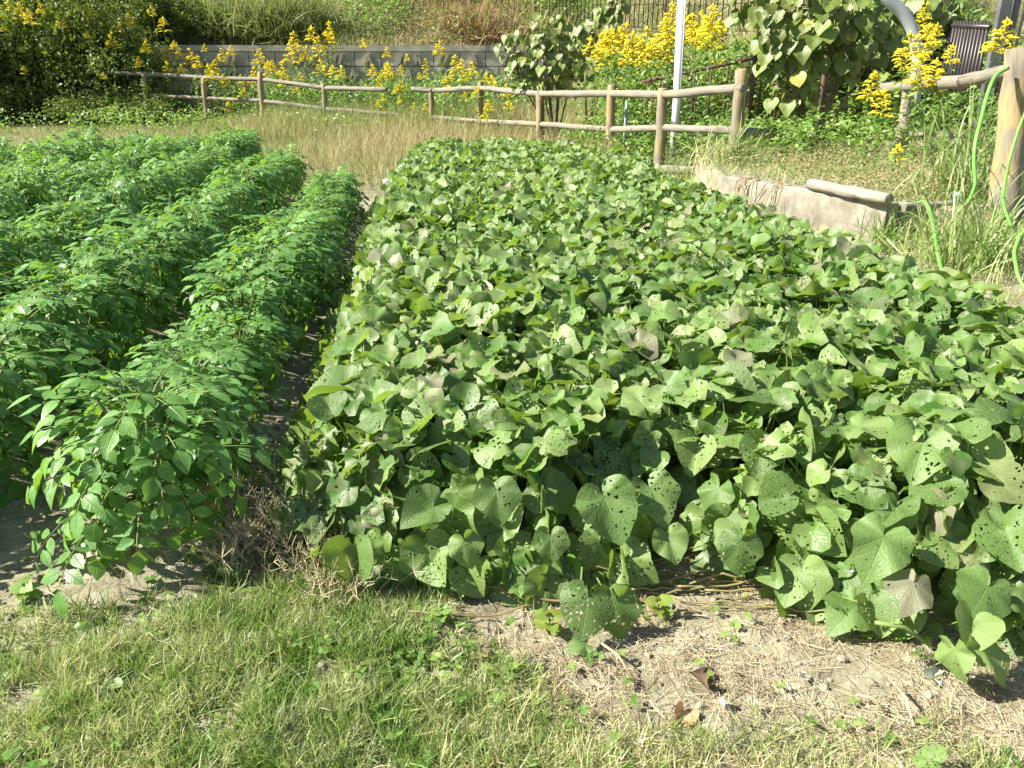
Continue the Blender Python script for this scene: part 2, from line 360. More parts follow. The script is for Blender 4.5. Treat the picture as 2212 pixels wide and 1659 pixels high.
M_lilac = simple('pale_lilac', (.62, .58, .78), .6, .2)

# ---------------------------------------------------------------- ground
def grid_axis(segs):
    a = []
    for lo, hi, st in segs: a.append(np.arange(lo, hi-1e-6, st))
    a.append([segs[-1][1]]); return np.concatenate(a)
gx = grid_axis([(-80, -30, 5), (-30, -8, 1), (-8, -2.3, .12), (-2.3, -1.8, .05), (-1.8, 2.7, .022), (2.7, 8, .1), (8, 30, 1), (30, 80, 5)])
gy = grid_axis([(-30, 0, 3), (0, 1.1, .1), (1.1, 2.7, .02), (2.7, 6.2, .06), (6.2, 9.5, .03), (9.5, 15, .15), (15, 26, .5), (26, 27.2, .1), (27.2, 45, .8), (45, 130, 5)])
X, Y = np.meshgrid(gx, gy)
Z = height(X, Y)+microsoil(X, Y)*(np.abs(Y) < 12)
# a shallow crust step with pale broken mud along the front of the bed
g = Geo(); nx, ny = len(gx), len(gy)
i = np.arange(nx-1)[None]+(np.arange(ny-1)*nx)[:, None]; i = i.ravel()
g.add(np.stack([X, Y, Z], -1).reshape(-1, 3), np.stack([i, i+1, i+nx+1, i+nx], -1).ravel(), np.full(len(i), 4))
obj('ground', (g, [M_soil]), kind='structure', label='bare tan garden soil, turf and the rising bank behind the field')
def gz(x, y): return height(x, y)+microsoil(x, y)*(np.abs(np.asarray(y)) < 12)

# ---------------------------------------------------------------- leaf templates
def heart(N=20, rings=(.34, .68, 1.), fold=.22, droop=.25, wave=.05, lob=0., seed=0, rag=.03):
    r_ = np.random.default_rng(seed); A = np.radians([0, 8, 20, 40, 62, 90, 120, 145, 163, 180]); Rr = [1., .91, .79, .66+lob*.02, .59+lob*.3, .54, .50, .46, .36, .06]
    th = np.linspace(-math.pi, math.pi, N, endpoint=False); th = th+np.sin(2*th)*.0
    rad = np.interp(np.abs(th), A, Rr)*(1+r_.uniform(-rag, rag, N))
    v = [(0, 0, 0)]; ph = r_.uniform(0, 6.28, 3); k = r_.integers(2, 5)
    for q in rings:
        x = np.sin(th)*rad*q; y = np.cos(th)*rad*q
        z = fold*np.abs(x)-droop*(y*np.abs(y))*.8-.28*x*x+wave*q*q*np.sin(th*k+ph[0])+.45*wave*q*q*q*np.sin(th*(2*k+1)+ph[1])
        v += list(zip(x, y, z))
    v = np.array(v); f = []; sz = []; nr = len(rings)
    for j in range(N):
        f += [0, 1+(j+1) % N, 1+j]; sz.append(3)
        for i_ in range(nr-1):
            a, b_ = 1+i_*N, 1+(i_+1)*N; f += [a+j, a+(j+1) % N, b_+(j+1) % N, b_+j]; sz.append(4)
    v[:, 0] *= 1.14; return Geo().add(v, f, sz, v[:, :2].copy())
def leaflet(nseg=4, w=.5, fold=.2, droop=.3, wid=(0., .62, 1., .8, 0.)):
    t = np.linspace(0, 1, nseg+1); ww = np.interp(t, np.linspace(0, 1, len(wid)), wid)*w/2
    mid = np.stack([0*t, t, -droop*t*t], -1); v = []; uv = []
    for k in range(nseg+1):
        if k in (0, nseg): v.append(mid[k]); uv.append((0, t[k]))
        else:
            v += [mid[k]+(-ww[k], 0, fold*ww[k]), mid[k], mid[k]+(ww[k], 0, fold*ww[k])]; uv += [(-1, t[k]), (0, t[k]), (1, t[k])]
    f = []; sz = []; n_ = len(v)
    f += [0, 2, 1, 0, 3, 2]; sz += [3, 3]
    for k in range(nseg-2):
        a = 1+3*k; c = a+3; f += [a, a+1, c+1, c, a+1, a+2, c+2, c+1]; sz += [4, 4]
    a = n_-4; f += [a, a+1, n_-1, a+1, a+2, n_-1]; sz += [3, 3]
    return Geo().add(np.array(v), f, sz, np.array(uv))
def blade(nseg=3, w=.03, bend=.4, tw=0.):
    t = np.linspace(0, 1, nseg+1); a = bend*t; y = np.cumsum(np.concatenate([[0], np.sin((a[1:]+a[:-1])/2)/nseg])); z = np.cumsum(np.concatenate([[0], np.cos((a[1:]+a[:-1])/2)/nseg]))
    v = []; uv = []
    for k in range(nseg):
        ww = w/2*(1-.55*t[k]**2) if k else w/2*.8; c, s_ = math.cos(tw*t[k]), math.sin(tw*t[k])
        v += [(-ww*c, y[k]-ww*s_, z[k]), (ww*c, y[k]+ww*s_, z[k])]; uv += [(-1, t[k]), (1, t[k])]
    v.append((0, y[-1], z[-1])); uv.append((0, 1)); f = []; sz = []
    for k in range(nseg-1): f += [2*k, 2*k+1, 2*k+3, 2*k+2]; sz.append(4)
    f += [2*nseg-2, 2*nseg-1, 2*nseg]; sz.append(3)
    return Geo().add(np.array(v), f, sz, np.array(uv))
BLADES = [blade(3, .035, b_, U(-.6, .6)) for b_ in (.3, .6, .9, 1.3, 1.7)]
BL2 = [blade(2, .035, b_, U(-.6, .6)) for b_ in (.5, 1., 1.6)]
def blades_at(g, x, y, hgt, rnd, wmul=1., lay=0., z=None, temps=BLADES, tilt=.25, wid=None):
    N = len(x); z = gz(x, y) if z is None else z; P = np.stack([x, y, z-.004], -1)
    R = rotz(U(0, 6.283, N)); tl = np.abs(rng.normal(lay, tilt, N)); ta = U(0, 6.283, N)
    up = np.stack([np.sin(tl)*np.cos(ta), np.sin(tl)*np.sin(ta), np.cos(tl)], -1)
    X1 = nrm(np.cross(R[:, :, 1], up)); Y1 = np.cross(up, X1); R = np.stack([X1, Y1, up], -1)
    sc = np.stack([hgt*wmul if wid is None else wid/.035*np.ones(N), hgt, hgt], -1); which = rng.integers(0, len(temps), N)
    for q, T in enumerate(temps):
        k = which == q; g.scatter(T, P[k], R[k], sc[k], rnd[k])
def scatter_pts(n, x0, x1, y0, y1, dens=None):
    x = U(x0, x1, n); y = U(y0, y1, n)
    if dens is not None: k = rng.random(n) < dens(x, y); x, y = x[k], y[k]
    return x, y

# ---------------------------------------------------------------- potato plants
def potato_leaf(seed, L=.22):
    r_ = np.random.default_rng(seed); g = Geo(); n = 6; t = np.linspace(0, 1, n)
    arch = r_.uniform(.6, 1.3); a = .25-arch*t*1.1
    y = np.concatenate([[0], np.cumsum(np.cos((a[1:]+a[:-1])/2)*L/(n-1))]); z = np.concatenate([[0], np.cumsum(np.sin((a[1:]+a[:-1])/2)*L/(n-1))])
    P = np.stack([0*y, y, z], -1); g.add(*tube(P, np.linspace(.0028, .0015, n), 3, m=1, cap=False))
    T = [leaflet(5, .58, r_.uniform(-.1, .6), r_.uniform(.1, .45), (0, .75, 1., .8, .4, 0.)) for _ in range(3)]
    def put(tt, side, ln, ang):
        p = np.array([0, np.interp(tt, t, y), np.interp(tt, t, z)]); pa = np.interp(tt, t, a)
        d = np.array([side*math.sin(ang), math.cos(ang)*math.cos(pa), math.cos(ang)*math.sin(pa)-.12+r_.normal(0, .12)])
        nn = np.array([side*r_.uniform(-.35, .15), -math.sin(pa)+r_.normal(0, .12), math.cos(pa)])
        g.put(T[r_.integers(3)], mat4(frames(d, nn), p+d*.008, ln), r_.uniform(0, .3))
    for tt, ln in ((.34, .048), (.56, .064), (.78, .073)):
        for sd_ in (-1, 1): put(tt+r_.uniform(-.03, .03), sd_, ln*r_.uniform(.85, 1.15), math.radians(r_.uniform(50, 68)))
    put(1., 0, .088*r_.uniform(.9, 1.1), 0.)
    for tt in (.45, .67): put(tt, r_.choice([-1, 1]), .02, 1.2)
    return g
PLEAF = [potato_leaf(100+i, .17+.02*(i % 4)) for i in range(7)]
PLEAF_ME = [p.mesh('leaf', [M_pot, M_stem]) for p in PLEAF]
def leaf_plan(seed, n=86):
    r_ = np.random.default_rng(seed); out = []
    for i in range(n):
        u = (i+.5)/n; az = i*2.39996+r_.normal(0, .3); zb = .08+.36*u**.8+r_.normal(0, .02); rb = .03+.10*(1-u)*r_.uniform(.5, 1.2)+.03*r_.random()
        pit = math.radians(-34+88*u**1.3+r_.normal(0, 10))
        d = np.array([math.cos(az)*math.cos(pit), math.sin(az)*math.cos(pit), math.sin(pit)])
        nn = np.array([-math.cos(az)*math.sin(pit), -math.sin(az)*math.sin(pit), math.cos(pit)])+r_.normal(0, .22, 3)
        R = frames(d, nn); s = r_.uniform(.85, 1.15)*(.92-.2*u)
        out.append((r_.integers(len(PLEAF)), mat4(R, (math.cos(az)*rb, math.sin(az)*rb, zb), s), r_.random()))
    return out
def potato_stem(seed):
    r_ = np.random.default_rng(seed); g = Geo()
    for k in range(5):
        a = r_.uniform(0, 6.28); l = r_.uniform(.03, .14); P = [(math.cos(a)*l*q*q, math.sin(a)*l*q*q, -.02+.42*q) for q in np.linspace(0, 1, 4)]
        g.add(*tube(P, [.007, .006, .005, .004], 5, cap=False))
    return g
PLANS = [leaf_plan(200+i, 100 if i == 0 else 86) for i in range(5)]; STEM_ME = [potato_stem(i).mesh('stem', [M_stem]) for i in range(5)]
NEAR_P, FAR_P = [], []
PG = 'potato plants in the '
ORD = ['first', 'second', 'third', 'fourth', 'fifth', 'sixth', 'seventh']
FOL_ME = []
for k in range(5):
    g = Geo()
    for li, M, rr in PLANS[k]: g.put(PLEAF[li], M, rr)
    FOL_ME.append(g.mesh('foliage', [M_pot, M_stem]))
for ri, (s0, t0, t1) in enumerate(ROWS):
    n = int((t1-t0)/.30); grp = PG+ORD[ri]+' row from the sweet potato bed'
    lab = 'bushy green potato plant within the %s row left of the sweet potatoes' % ORD[ri]; NTH = dict(enumerate('first second third fourth fifth sixth seventh eighth ninth tenth'.split()))
    for i in range(n+1):
        t = t0+.1+i*(t1-t0-.2)/n+U(-.03, .03); s = s0+U(-.035, .035); x, y = st2xy(s, t); z = float(gz(np.array([x]), np.array([y]))[0])
        k = int(rng.integers(1, 5)); sc = U(.86, 1.12)*(.96+.1*math.sin(t*1.7+ri)); rz = U(0, 6.28); l2 = lab; g2 = grp
        if i == 0 and ri == 0: k = 0
        if i == 0 and ri == 0: l2 = 'nearest potato plant drooping onto bare soil at the front end of its row'; g2 = None; sc = 1.02
        if i == 0 and ri == 1: l2 = 'potato plant in shade at the left edge, front end of the second row'; g2 = None
        if i == n and ri == 0: l2 = 'last potato plant of the first row, beside the white plastic cup'; g2 = None
        if ri < 2 and 0 < i < 8: l2 = '%s potato plant from the near end of the %s row left of the sweet potatoes' % (NTH[i], ORD[ri])
        near = (ri == 0 and t < 4.6) or (ri == 1 and t < 4.3) or (ri == 2 and t < 4.2)
        o = thing('potato_plant', (x, y, z-.01), l2, 'potato plant', g2, rz); hs = (.74, .88, .95, 1., 1., 1., 1.)[ri]; hs = hs+.06*(t < 5); ww = 1.08 if t < 6 else .97; o.scale = (sc*ww, sc*ww, sc*hs*U(.92, 1.1)) if i else (1.12, 1.12, .92); o.rotation_euler = (U(-.12, .12), U(-.12, .12), rz)
        if near:
            for li, M, rr in PLANS[k]:
                c = bpy.data.objects.new('leaf', PLEAF_ME[li]); COL.objects.link(c); c.parent = o; c.matrix_local = Matrix(M.tolist())
        else: c = bpy.data.objects.new('foliage', FOL_ME[k]); COL.objects.link(c); c.parent = o; c['kind'] = 'stuff'
        c = bpy.data.objects.new('stem', STEM_ME[k]); COL.objects.link(c); c.parent = o

# ---------------------------------------------------------------- sweet potato bed
HE = [heart(34, (.35, .7, 1.), fold=f_, droop=d_, wave=w_, lob=l_, seed=i, rag=.018) for i, (f_, d_, w_, l_) in enumerate(
    [(.45, .25, .08, 0), (.15, .5, .12, .1), (.8, .15, .07, 0), (.35, .6, .1, .4), (.6, .35, .14, .2), (.1, .2, .11, 0), (1.1, .3, .08, .1), (-.2, .5, .13, .3)])]
HM = [heart(17, (.6, 1.), fold=f_, droop=d_, wave=w_, lob=l_, seed=40+i) for i, (f_, d_, w_, l_) in enumerate(
    [(.45, .3, .1, 0), (.1, .5, .13, .1), (.85, .15, .08, 0), (.3, .6, .11, .4), (.6, .4, .14, .2), (1.1, .3, .09, .1)])]
HL = [heart(13, (.55, 1.), fold=f_, droop=d_, wave=w_, lob=l_, seed=20+i) for i, (f_, d_, w_, l_) in enumerate(
    [(.45, .3, .12, 0), (.1, .5, .15, .1), (.9, .15, .1, 0), (.3, .6, .13, .4), (.6, .4, .17, .2), (1.2, .3, .1, .1)])]
def bed_top(s, t):
    d = polydist(s, t, BED); return .05+.25*sst(-.06, .26, d)*(.72+.45*fbm(s*1.6, t*1.6, 44))+.05*fbm(s*5, t*5, 45), d
def petiole(p, base, r=.0026):
    q = np.linspace(0, 1, 5)[:, None]; mid = np.array([base[0]*.4+p[0]*.6, base[1]*.4+p[1]*.6, base[2]*.25+p[2]*.75])
    P = (1-q)**2*base+2*q*(1-q)*mid+q*q*p; return tube(P, r, 4, m=1, cap=False)
bed = thing('sweet_potato_bed', (*st2xy(1.2, 1.9), 0), 'wide mounded bed of sweet potato vines with insect-holed heart-shaped leaves', 'sweet potato')
bo = np.array(bed.location)
cand = []
# random leaves
sN, tN = U(-.6, 3.05, 37000), U(1.3, 12.3, 37000); top, dd = bed_top(sN, tN)
keep = (dd > -.03)
sN, tN, top, dd = sN[keep], tN[keep], top[keep], dd[keep]
dens = np.where(tN < 2.5, 1.4, np.where(tN < 5, 1.05, .95)); k = rng.random(len(sN)) < dens*.6; sN, tN, top, dd = sN[k], tN[k], top[k], dd[k]
# gap in the foliage at the front right
gpx = np.hypot((sN-.70)/.07, (tN-1.98)/.14) < 1; k = ~gpx; sN, tN, top, dd = sN[k], tN[k], top[k], dd[k]
sN = sN; N = len(sN); lev = rng.random(N)**np.where(tN < 2.6, .9, .55); xN, yN = st2xy(sN, tN); zg = height(xN, yN)
zN = zg+top*(.25+.75*lev)+U(0, .05, N)*(lev > .6)
# outward lean near the edge
e = 1e-2; gs = (polydist(sN+e, tN, BED)-dd)/e; gt = (polydist(sN, tN+e, BED)-dd)/e
edge = (1-sst(0., .28, dd)); ox, oy = -(gs*SX-gt*SY)*edge, -(gs*SY+gt*SX)*edge
nrmv = np.stack([ox*.9+rng.normal(0, .46, N)-.14, oy*.9+rng.normal(0, .46, N)-.12, np.full(N, .95)-.25*edge], -1)
az = U(0, 6.283, N); tip = np.stack([np.cos(az)+ox*1.2, np.sin(az)+oy*1.2-.25, np.full(N, -.15)-.5*edge], -1)
tip = tip-nrm(nrmv)*np.sum(tip*nrm(nrmv), -1, keepdims=True)
size = (.044+.07*rng.random(N)**1.2)*(1+.2*(rng.random(N) > .88))
RN = frames(tip, nrmv); PN = np.stack([xN, yN, zN], -1); rn = rng.random(N)
score = size/np.maximum(yN, 1.)*np.where(lev > .5, 1, .3); order = np.argsort(-score)
# hand-placed leaves at the front, from the photograph: centre px,py, height, tip direction, normal, size
HERO = [(765, 1215, .10, (.05, -.35, -.9), (-.1, -.9, .45), .125), (910, 1110, .22, (-.7, -.5, -.2), (-.1, -.55, .8), .115), (930, 1215, .10, (.3, -.5, -.8), (.1, -.85, .5), .13),
        (650, 1115, .16, (-.8, -.5, -.1), (-.4, -.5, .8), .125), (1010, 1190, .17, (.3, -.5, -.7), (.1, -.7, .6), .08), (1075, 1085, .26, (.1, -.6, -.6), (0, -.6, .8), .105),
        (1265, 1325, .09, (-.15, -.5, -.8), (0, -.8, .6), .12), (1340, 1330, .08, (.2, -.5, -.8), (.1, -.8, .6), .105), (1320, 1110, .24, (.3, -.5, -.6), (.0, -.7, .7), .145),
        (1600, 1195, .17, (-.1, -.5, -.8), (-.1, -.8, .6), .12), (1900, 1190, .24, (-.4, -.6, -.4), (0, -.6, .8), .16), (1830, 1325, .07, (-.75, -.6, -.15), (0, -.4, .9), .13),
        (2120, 1290, .16, (-.6, -.6, -.2), (.1, -.5, .85), .15), (2030, 1190, .2, (.5, -.6, -.4), (.1, -.6, .8), .12), (1745, 1180, .16, (.1, -.6, -.6), (0, -.6, .8), .095),
        (2150, 1420, .1, (.6, -.5, -.4), (.5, -.4, .6), .13), (2060, 1430, .1, (-.1, -.5, -.9), (-.9, -.2, .3), .1), (2140, 1110, .26, (.1, -.7, -.3), (0, -.5, .85), .12),
        (1010, 880, .34, (-.9, -.2, -.1), (-.1, -.4, .9), .12), (960, 945, .34, (-.9, -.3, -.1), (0, -.5, .9), .12), (1640, 990, .32, (-.3, -.7, -.4), (0, -.6, .8), .13),
        (1890, 1330, .16, (.2, -.6, -.5), (0, -.6, .8), .1), (1450, 1180, .15, (.2, -.6, -.6), (0, -.7, .7), .085), (1190, 1180, .17, (0, -.6, -.7), (0, -.8, .6), .08),
        (2000, 1635, .05, (-.2, .3, -.1), (-.3, -.3, .9), .07), (2190, 1630, .04, (.5, .2, -.1), (-.1, -.2, .9), .05), (1120, 1275, .05, (.1, -.6, .2), (0, -.5, .8), .04), (1250, 1395, .03, (-.5, -.3, .1), (0, -.4, .9), .05),
        (2100, 1370, .13, (-.3, -.7, -.3), (0, -.5, .85), .11), (1960, 1280, .17, (-.5, -.5, -.3), (-.2, -.6, .8), .12), (1420, 1080, .25, (.3, -.6, -.4), (.1, -.6, .8), .12), (1210, 990, .3, (0, -.7, -.4), (0, -.5, .8), .12)]
parts = [(at(px, py, z)+nrm(np.array(td))*(-.35*sz_), frames(np.array([td]), np.array([nn]))[0], sz_) for px, py, z, td, nn, sz_ in [(*h_[:5], h_[5]*(.76 if h_[0] > 1550 else .92)) for h_ in HERO]]
for j in order[:300-len(parts)]: parts.append((PN[j], RN[j], size[j]))
rest = order[300-len(HERO):]
HE_ME = []
for q, T in enumerate(HE):
    for v_ in range(2):
        g = Geo(); T.join(); g.add(T.V[0], T.L[0], T.S[0], T.UV[0])
        # its own stalk, from the notch back and down under the blade
        g.add(*tube([(0, 0, 0), (.02, -.06, -.12), (.05+.1*v_, -.12-.2*v_, -.6), (.12, -.1-.5*v_, -1.25)], [.021, .023, .025, .028], 5, m=1, cap=False))
        HE_ME.append(g.mesh('leaf', [M_sp, M_stem]))
for q, (p, R, s_) in enumerate(parts):
    c = bpy.data.objects.new('leaf', HE_ME[int(rng.integers(len(HE_ME)))]); COL.objects.link(c); c.parent = bed
    c.matrix_local = Matrix(mat4(R, p-bo, s_).tolist())
g = Geo(); w = rng.integers(0, 6, N); near = tN < 4.5
for q in range(6):
    k = rest[(w[rest] == q) & ~near[rest]]; g.scatter(HL[q], PN[k]-bo, RN[k], size[k], rn[k])
    k = rest[(w[rest] == q) & near[rest]]; g.scatter(HM[q], PN[k]-bo, RN[k], size[k], rn[k])
obj('leaf_mass', (g, [M_sp]), bed, kind='stuff')
g = Geo()
for j in rest[:2200:1]:
    if yN[j] < 5.5 and lev[j] > .35:
        b_ = np.array([PN[j][0]+U(-.05, .05), PN[j][1]+U(-.02, .1), zg[j]]); v, f, s_, u_, r_, m_ = petiole(PN[j], b_); g.add(v-bo, f, s_, u_)
obj('leaf_stalk', (g, [M_stem]), bed, kind='stuff')
for q in range(46):       # vines creeping under the front of the bed
    px = U(1000, 2150) if q > 8 else U(1560, 1760); p = at(px, U(1180, 1330), .01); a = U(-.5, .5)+(math.pi if U() < .5 else 0); P = []
    zz_ = .02
    for i in range(11):
        zz_ = max(.008, zz_+U(-.014, .014)); P.append(p+(0, 0, float(height(p[0:1], p[1:2])[0])+.01+zz_-p[2])); a += U(-.35, .35); p = p+np.array((math.cos(a), .5*math.sin(a), 0))*.035
    P = np.array(P)-bo; obj('vine', (Geo().add(*tube(P, U(.0018, .0035), 5)), [M_vine if q % 4 == 0 else M_vine2]), bed)

# ---------------------------------------------------------------- foreground grass and soil
def P2(l): return [tuple(at(a, b_)[:2]) for a, b_ in l]
GRASS_A = P2([(-200, 1700), (-200, 1440), (120, 1430), (330, 1370), (480, 1270), (600, 1190), (680, 1190), (780, 1280), (960, 1330), (990, 1420), (1120, 1500), (1230, 1560), (1330, 1700)])
GRASS_B = P2([(1200, 1700), (1200, 1580), (1500, 1590), (1850, 1610), (2300, 1560), (2300, 1750), (1200, 1750)])
def edgeval(x, y, P, soft): return sst(-soft, soft, polydist(x, y, P)+.12*(fbm(x*6, y*6, 71)-.5))
def grass_d(x, y):
    patch = sst(.32, .6, fbm(x*4.5, y*4.5, 81))
    a = edgeval(x, y, GRASS_A, .09)*(.5+.5*np.maximum(patch, sst(1.95, 1.55, y)*.9)); b_ = edgeval(x, y, GRASS_B, .1)*.35*patch
    w = edgeval(x, y, P2([(-200, 1500), (-200, 1280), (200, 1290), (420, 1250), (620, 1150), (760, 1260), (900, 1500)]), .08)*.3*sst(.4, .7, fbm(x*7, y*7, 84))
    return np.maximum(np.maximum(a, b_), w)
g = Geo(); x, y = scatter_pts(420000, -1.7, 1.8, .95, 2.5, lambda x, y: grass_d(x, y)*sst(.2, .52, fbm(x*11, y*11, 83))); n = len(x)
rv = np.clip(.52*rng.random(n)+1.*(fbm(x*2.5, y*2.5, 91)-.40)+.45*(rng.random(n) > .72)+.1*(x > .1), 0, 1)
blades_at(g, x, y, U(.022, .078, n)*(.4+1.3*fbm(x*6, y*6, 92)), rv, lay=.6, tilt=.45, wid=U(.0014, .0036, n)*(1+.5*(rng.random(n) > .9)), temps=BL2); del x
obj('lawn_grass', (g, [M_grass]), kind='stuff', label='rough short green grass across the bottom left foreground', category='grass')
g = Geo(); x, y = scatter_pts(5200, -1.7, 1.7, 1.0, 2.5, lambda x, y: np.maximum(grass_d(x, y), .06)); n = len(x)      # longer wisps
blades_at(g, x, y, U(.06, .16, n), np.clip(U(0, .7, n)+.3*(rng.random(n) > .7), 0, 1), lay=.7, tilt=.35, wid=U(.002, .0034, n))
obj('long_grass_blades', (g, [M_grass]), kind='stuff', label='longer arching grass blades standing out of the foreground lawn', category='grass')
# clover and small round weeds
LF = leaflet(3, .95, .15, .2, (0, .7, 1, .9, 0)); g = Geo()
x, y = scatter_pts(6500, -1.6, 1.2, 1.05, 2.5, lambda x, y: edgeval(x, y, GRASS_A, .1)*sst(.45, .62, fbm(x*5, y*5, 120))+.04); n = len(x); z = gz(x, y)+U(.008, .035, n)
for k in range(3):
    a = U(0, 6.283, n)*0+np.linspace(0, 1, n)*40+k*2.09; d = np.stack([np.cos(a), np.sin(a), U(-.1, .4, n)], -1); nn = np.stack([rng.normal(0, .25, n), rng.normal(0, .25, n), np.ones(n)], -1)
    g.scatter(LF, np.stack([x, y, z], -1), frames(d, nn), U(.010, .022, n), rng.random(n))
obj('clover', (g, [M_gleaf]), kind='stuff', label='small round clover leaves growing low among the grass', category='clover')
# straw litter
def straw_d(x, y):
    s, t = xy2st(x, y); front = sst(2.3, 2.0, t)*sst(-.4, .2, x)*(1-.7*edgeval(x, y, GRASS_A, .05)); return (front*(.2+.8*sst(.4, .62, fbm(x*4, y*4, 131)))+.06)
g = Geo(); x, y = scatter_pts(48000, -1.6, 2.2, 1.0, 2.5, straw_d); n = len(x); z = gz(x, y)+U(.001, .012, n)
st_ = Geo().add(*tube([(0, -.5, 0), (.02, 0, .03), (0, .5, 0)], .5, 3, cap=False)); a = U(0, 6.283, n)
L_ = U(.018, .07, n)*(1+1.3*(rng.random(n) > .93)); d = np.stack([np.cos(a), np.sin(a), rng.normal(0, .15, n)], -1)
st_.join(); st_.V[0][:, [0, 2]] *= 1.; T = Geo().add(st_.V[0], st_.L[0], st_.S[0]); wd = U(.0008, .0018, n)
T.V[0][:, 0] = np.clip(T.V[0][:, 0], -.6, .6)
g.scatter(T, np.stack([x, y, z], -1), frames(d, np.tile((0, 0, 1.), (n, 1))), np.stack([wd, L_, wd], -1), rng.random(n)**1.3)
obj('straw_litter', (g, [M_straw]), kind='stuff', label='dry broken straw scattered over the bare soil in front of the bed', category='straw')
# clods
def ico(seed, rough=.25, flat=.7):
    r_ = np.random.default_rng(seed); t = (1+5**.5)/2
    v = nrm(np.array([(-1, t, 0), (1, t, 0), (-1, -t, 0), (1, -t, 0), (0, -1, t), (0, 1, t), (0, -1, -t), (0, 1, -t), (t, 0, -1), (t, 0, 1), (-t, 0, -1), (-t, 0, 1)]))
    f = [0, 11, 5, 0, 5, 1, 0, 1, 7, 0, 7, 10, 0, 10, 11, 1, 5, 9, 5, 11, 4, 11, 10, 2, 10, 7, 6, 7, 1, 8, 3, 9, 4, 3, 4, 2, 3, 2, 6, 3, 6, 8, 3, 8, 9, 4, 9, 5, 2, 4, 11, 6, 2, 10, 8, 6, 7, 9, 8, 1]
    v = v*(1+r_.uniform(-rough, rough, (12, 1))); v[:, 2] *= flat; return Geo().add(v, f, [3]*20)
IC = [ico(i) for i in range(5)]
g = Geo()
def clod_d(x, y): return (1-.85*edgeval(x, y, GRASS_A, .1))*(.15+.85*sst(.45, .65, fbm(x*3.5, y*3.5, 141)))
x, y = scatter_pts(11000, -1.8, 2.0, .95, 2.9, clod_d); n = len(x); r_ = .0022+.013*rng.random(n)**4.5; z = gz(x, y)+r_*.3; w = rng.integers(0, 5, n)
for q in range(5):
    k = w == q; g.scatter(IC[q], np.stack([x, y, z], -1)[k], rotz(U(0, 6.28, k.sum())), r_[k], rng.random(k.sum()))
x, y = st2xy(U(-.75, -.35, 1500), U(2, 8, 1500)); n = len(x); r_ = .004+.012*rng.random(n)**2; g.scatter(IC[0], np.stack([x, y, gz(x, y)], -1), rotz(U(0, 6.28, n)), r_, rng.random(n))
obj('soil_clods', (g, [M_clod], False), kind='stuff', label='crumbled tan soil clods on the bare ground and in the furrow', category='soil clods')
g = Geo(); x, y = scatter_pts(700, .1, 1.0, 1.4, 1.75, lambda x, y: np.exp(-((x-.42)/.25)**2-((y-1.62)/.08)**2)); n = len(x); r_ = U(.0015, .0045, n)
g.scatter(IC[1], np.stack([x, y, gz(x, y)+.002], -1), rotz(U(0, 6.28, n)), r_, rng.random(n))
obj('pale_pebbles', (g, [M_pebble], False), kind='stuff', label='whitish pebbles crusted into the soil below the two drooping leaves', category='pebbles')

# ---------------------------------------------------------------- meadow, bank and far grass
g = Geo()
def mead(x, y):
    s, t = xy2st(x, y); d = polydist(s, t, BED); m = (d < -.05)*1.
    for c, t0, t1 in ROWS: m = m*np.where((np.abs(s-c) < .45) & (t < t1+.2), 0, 1)
    far = np.interp(s, [-9, -5.4, -3.5, -1.7, -.9, -.5, 0, 1.2, 3], [10.5, 11.4, 12.5, 10.6, 9.1, 9.5, 12.3, 12.2, 10.5]); return m*(t > far)
x, y = scatter_pts(84000, -16, 4.2, 9.2, 25.5, lambda x, y: mead(x, y)*(x < 1.6+(y > 13)*.6)); n = len(x)
lawn = sst(-2.2, -5, x)*sst(17.5, 14.5, y-.25*(x+5)); tall = 1-lawn; pn = fbm(x*.5, y*.5, 151)
hh = (1+.35*sst(17, 19, y))*(.07+.42*tall*(.6+.8*fbm(x*1.3, y*1.3, 152))*sst(-9, -5, x))*U(.6, 1.2, n)
rv = np.clip(.56+.9*(pn-.5)+.6*(rng.random(n)-.45)+.2*tall*sst(-6, -2, x)-.1*(1-tall)-.22*(y > 19), 0, 1)
blades_at(g, x, y, hh, rv, lay=.12, tilt=.3, wid=.003+.0004*y*U(.6, 1.4, n)*.6)
obj('meadow_grass', (g, [M_mead]), kind='stuff', label='dry straw-coloured meadow grass between the crops and the wooden fence', category='grass')
g = Geo()
x, y = scatter_pts(42000, 1.9, 7, 1.2, 11.5, lambda x, y: (polydist(*xy2st(x, y), BED) < -.04)*(.6+.4*sst(.3, .6, fbm(x*2, y*2, 160)))*np.where((np.abs(x-np.interp(y, *WALL_X)-.07) < .14) & (y > 6.3) & (y < 8.4), 0, 1)); n = len(x)
hh = U(.05, .2, n)*(.6+.7*fbm(x*2, y*2, 161)); rv = np.clip(.33+.6*rng.random(n)+.7*(fbm(x*1.5, y*1.5, 162)-.5)+.2*(y > 9), 0, 1)
blades_at(g, x, y, hh, rv, lay=.4, tilt=.4, wid=U(.003, .006, n))
obj('bank_grass', (g, [M_grass]), kind='stuff', label='mixed green and straw grass on the bank right of the bed', category='grass')
g = Geo()
x, y = scatter_pts(120000, -16, 14, 11.2, 38, lambda x, y: np.where(x < 1.6, y > 26.6, y > np.interp(x, [1.6, 3.5, 7, 12], [26, 17, 11.5, 10.5]))*(np.abs(x) < y*.72)); n = len(x)
pn = fbm(x*.35, y*.35, 171); br = np.exp(-((x+1.6)/1.6)**2-((y-28.5)/2.5)**2)
rv = np.clip(.02+1.3*(pn-.28)+.35*rng.random(n)+.1*(x > -5)-.2*(x > 2), 0, .82); rv = np.where(rng.random(n) < br*1.3, U(.88, 1, n), rv)
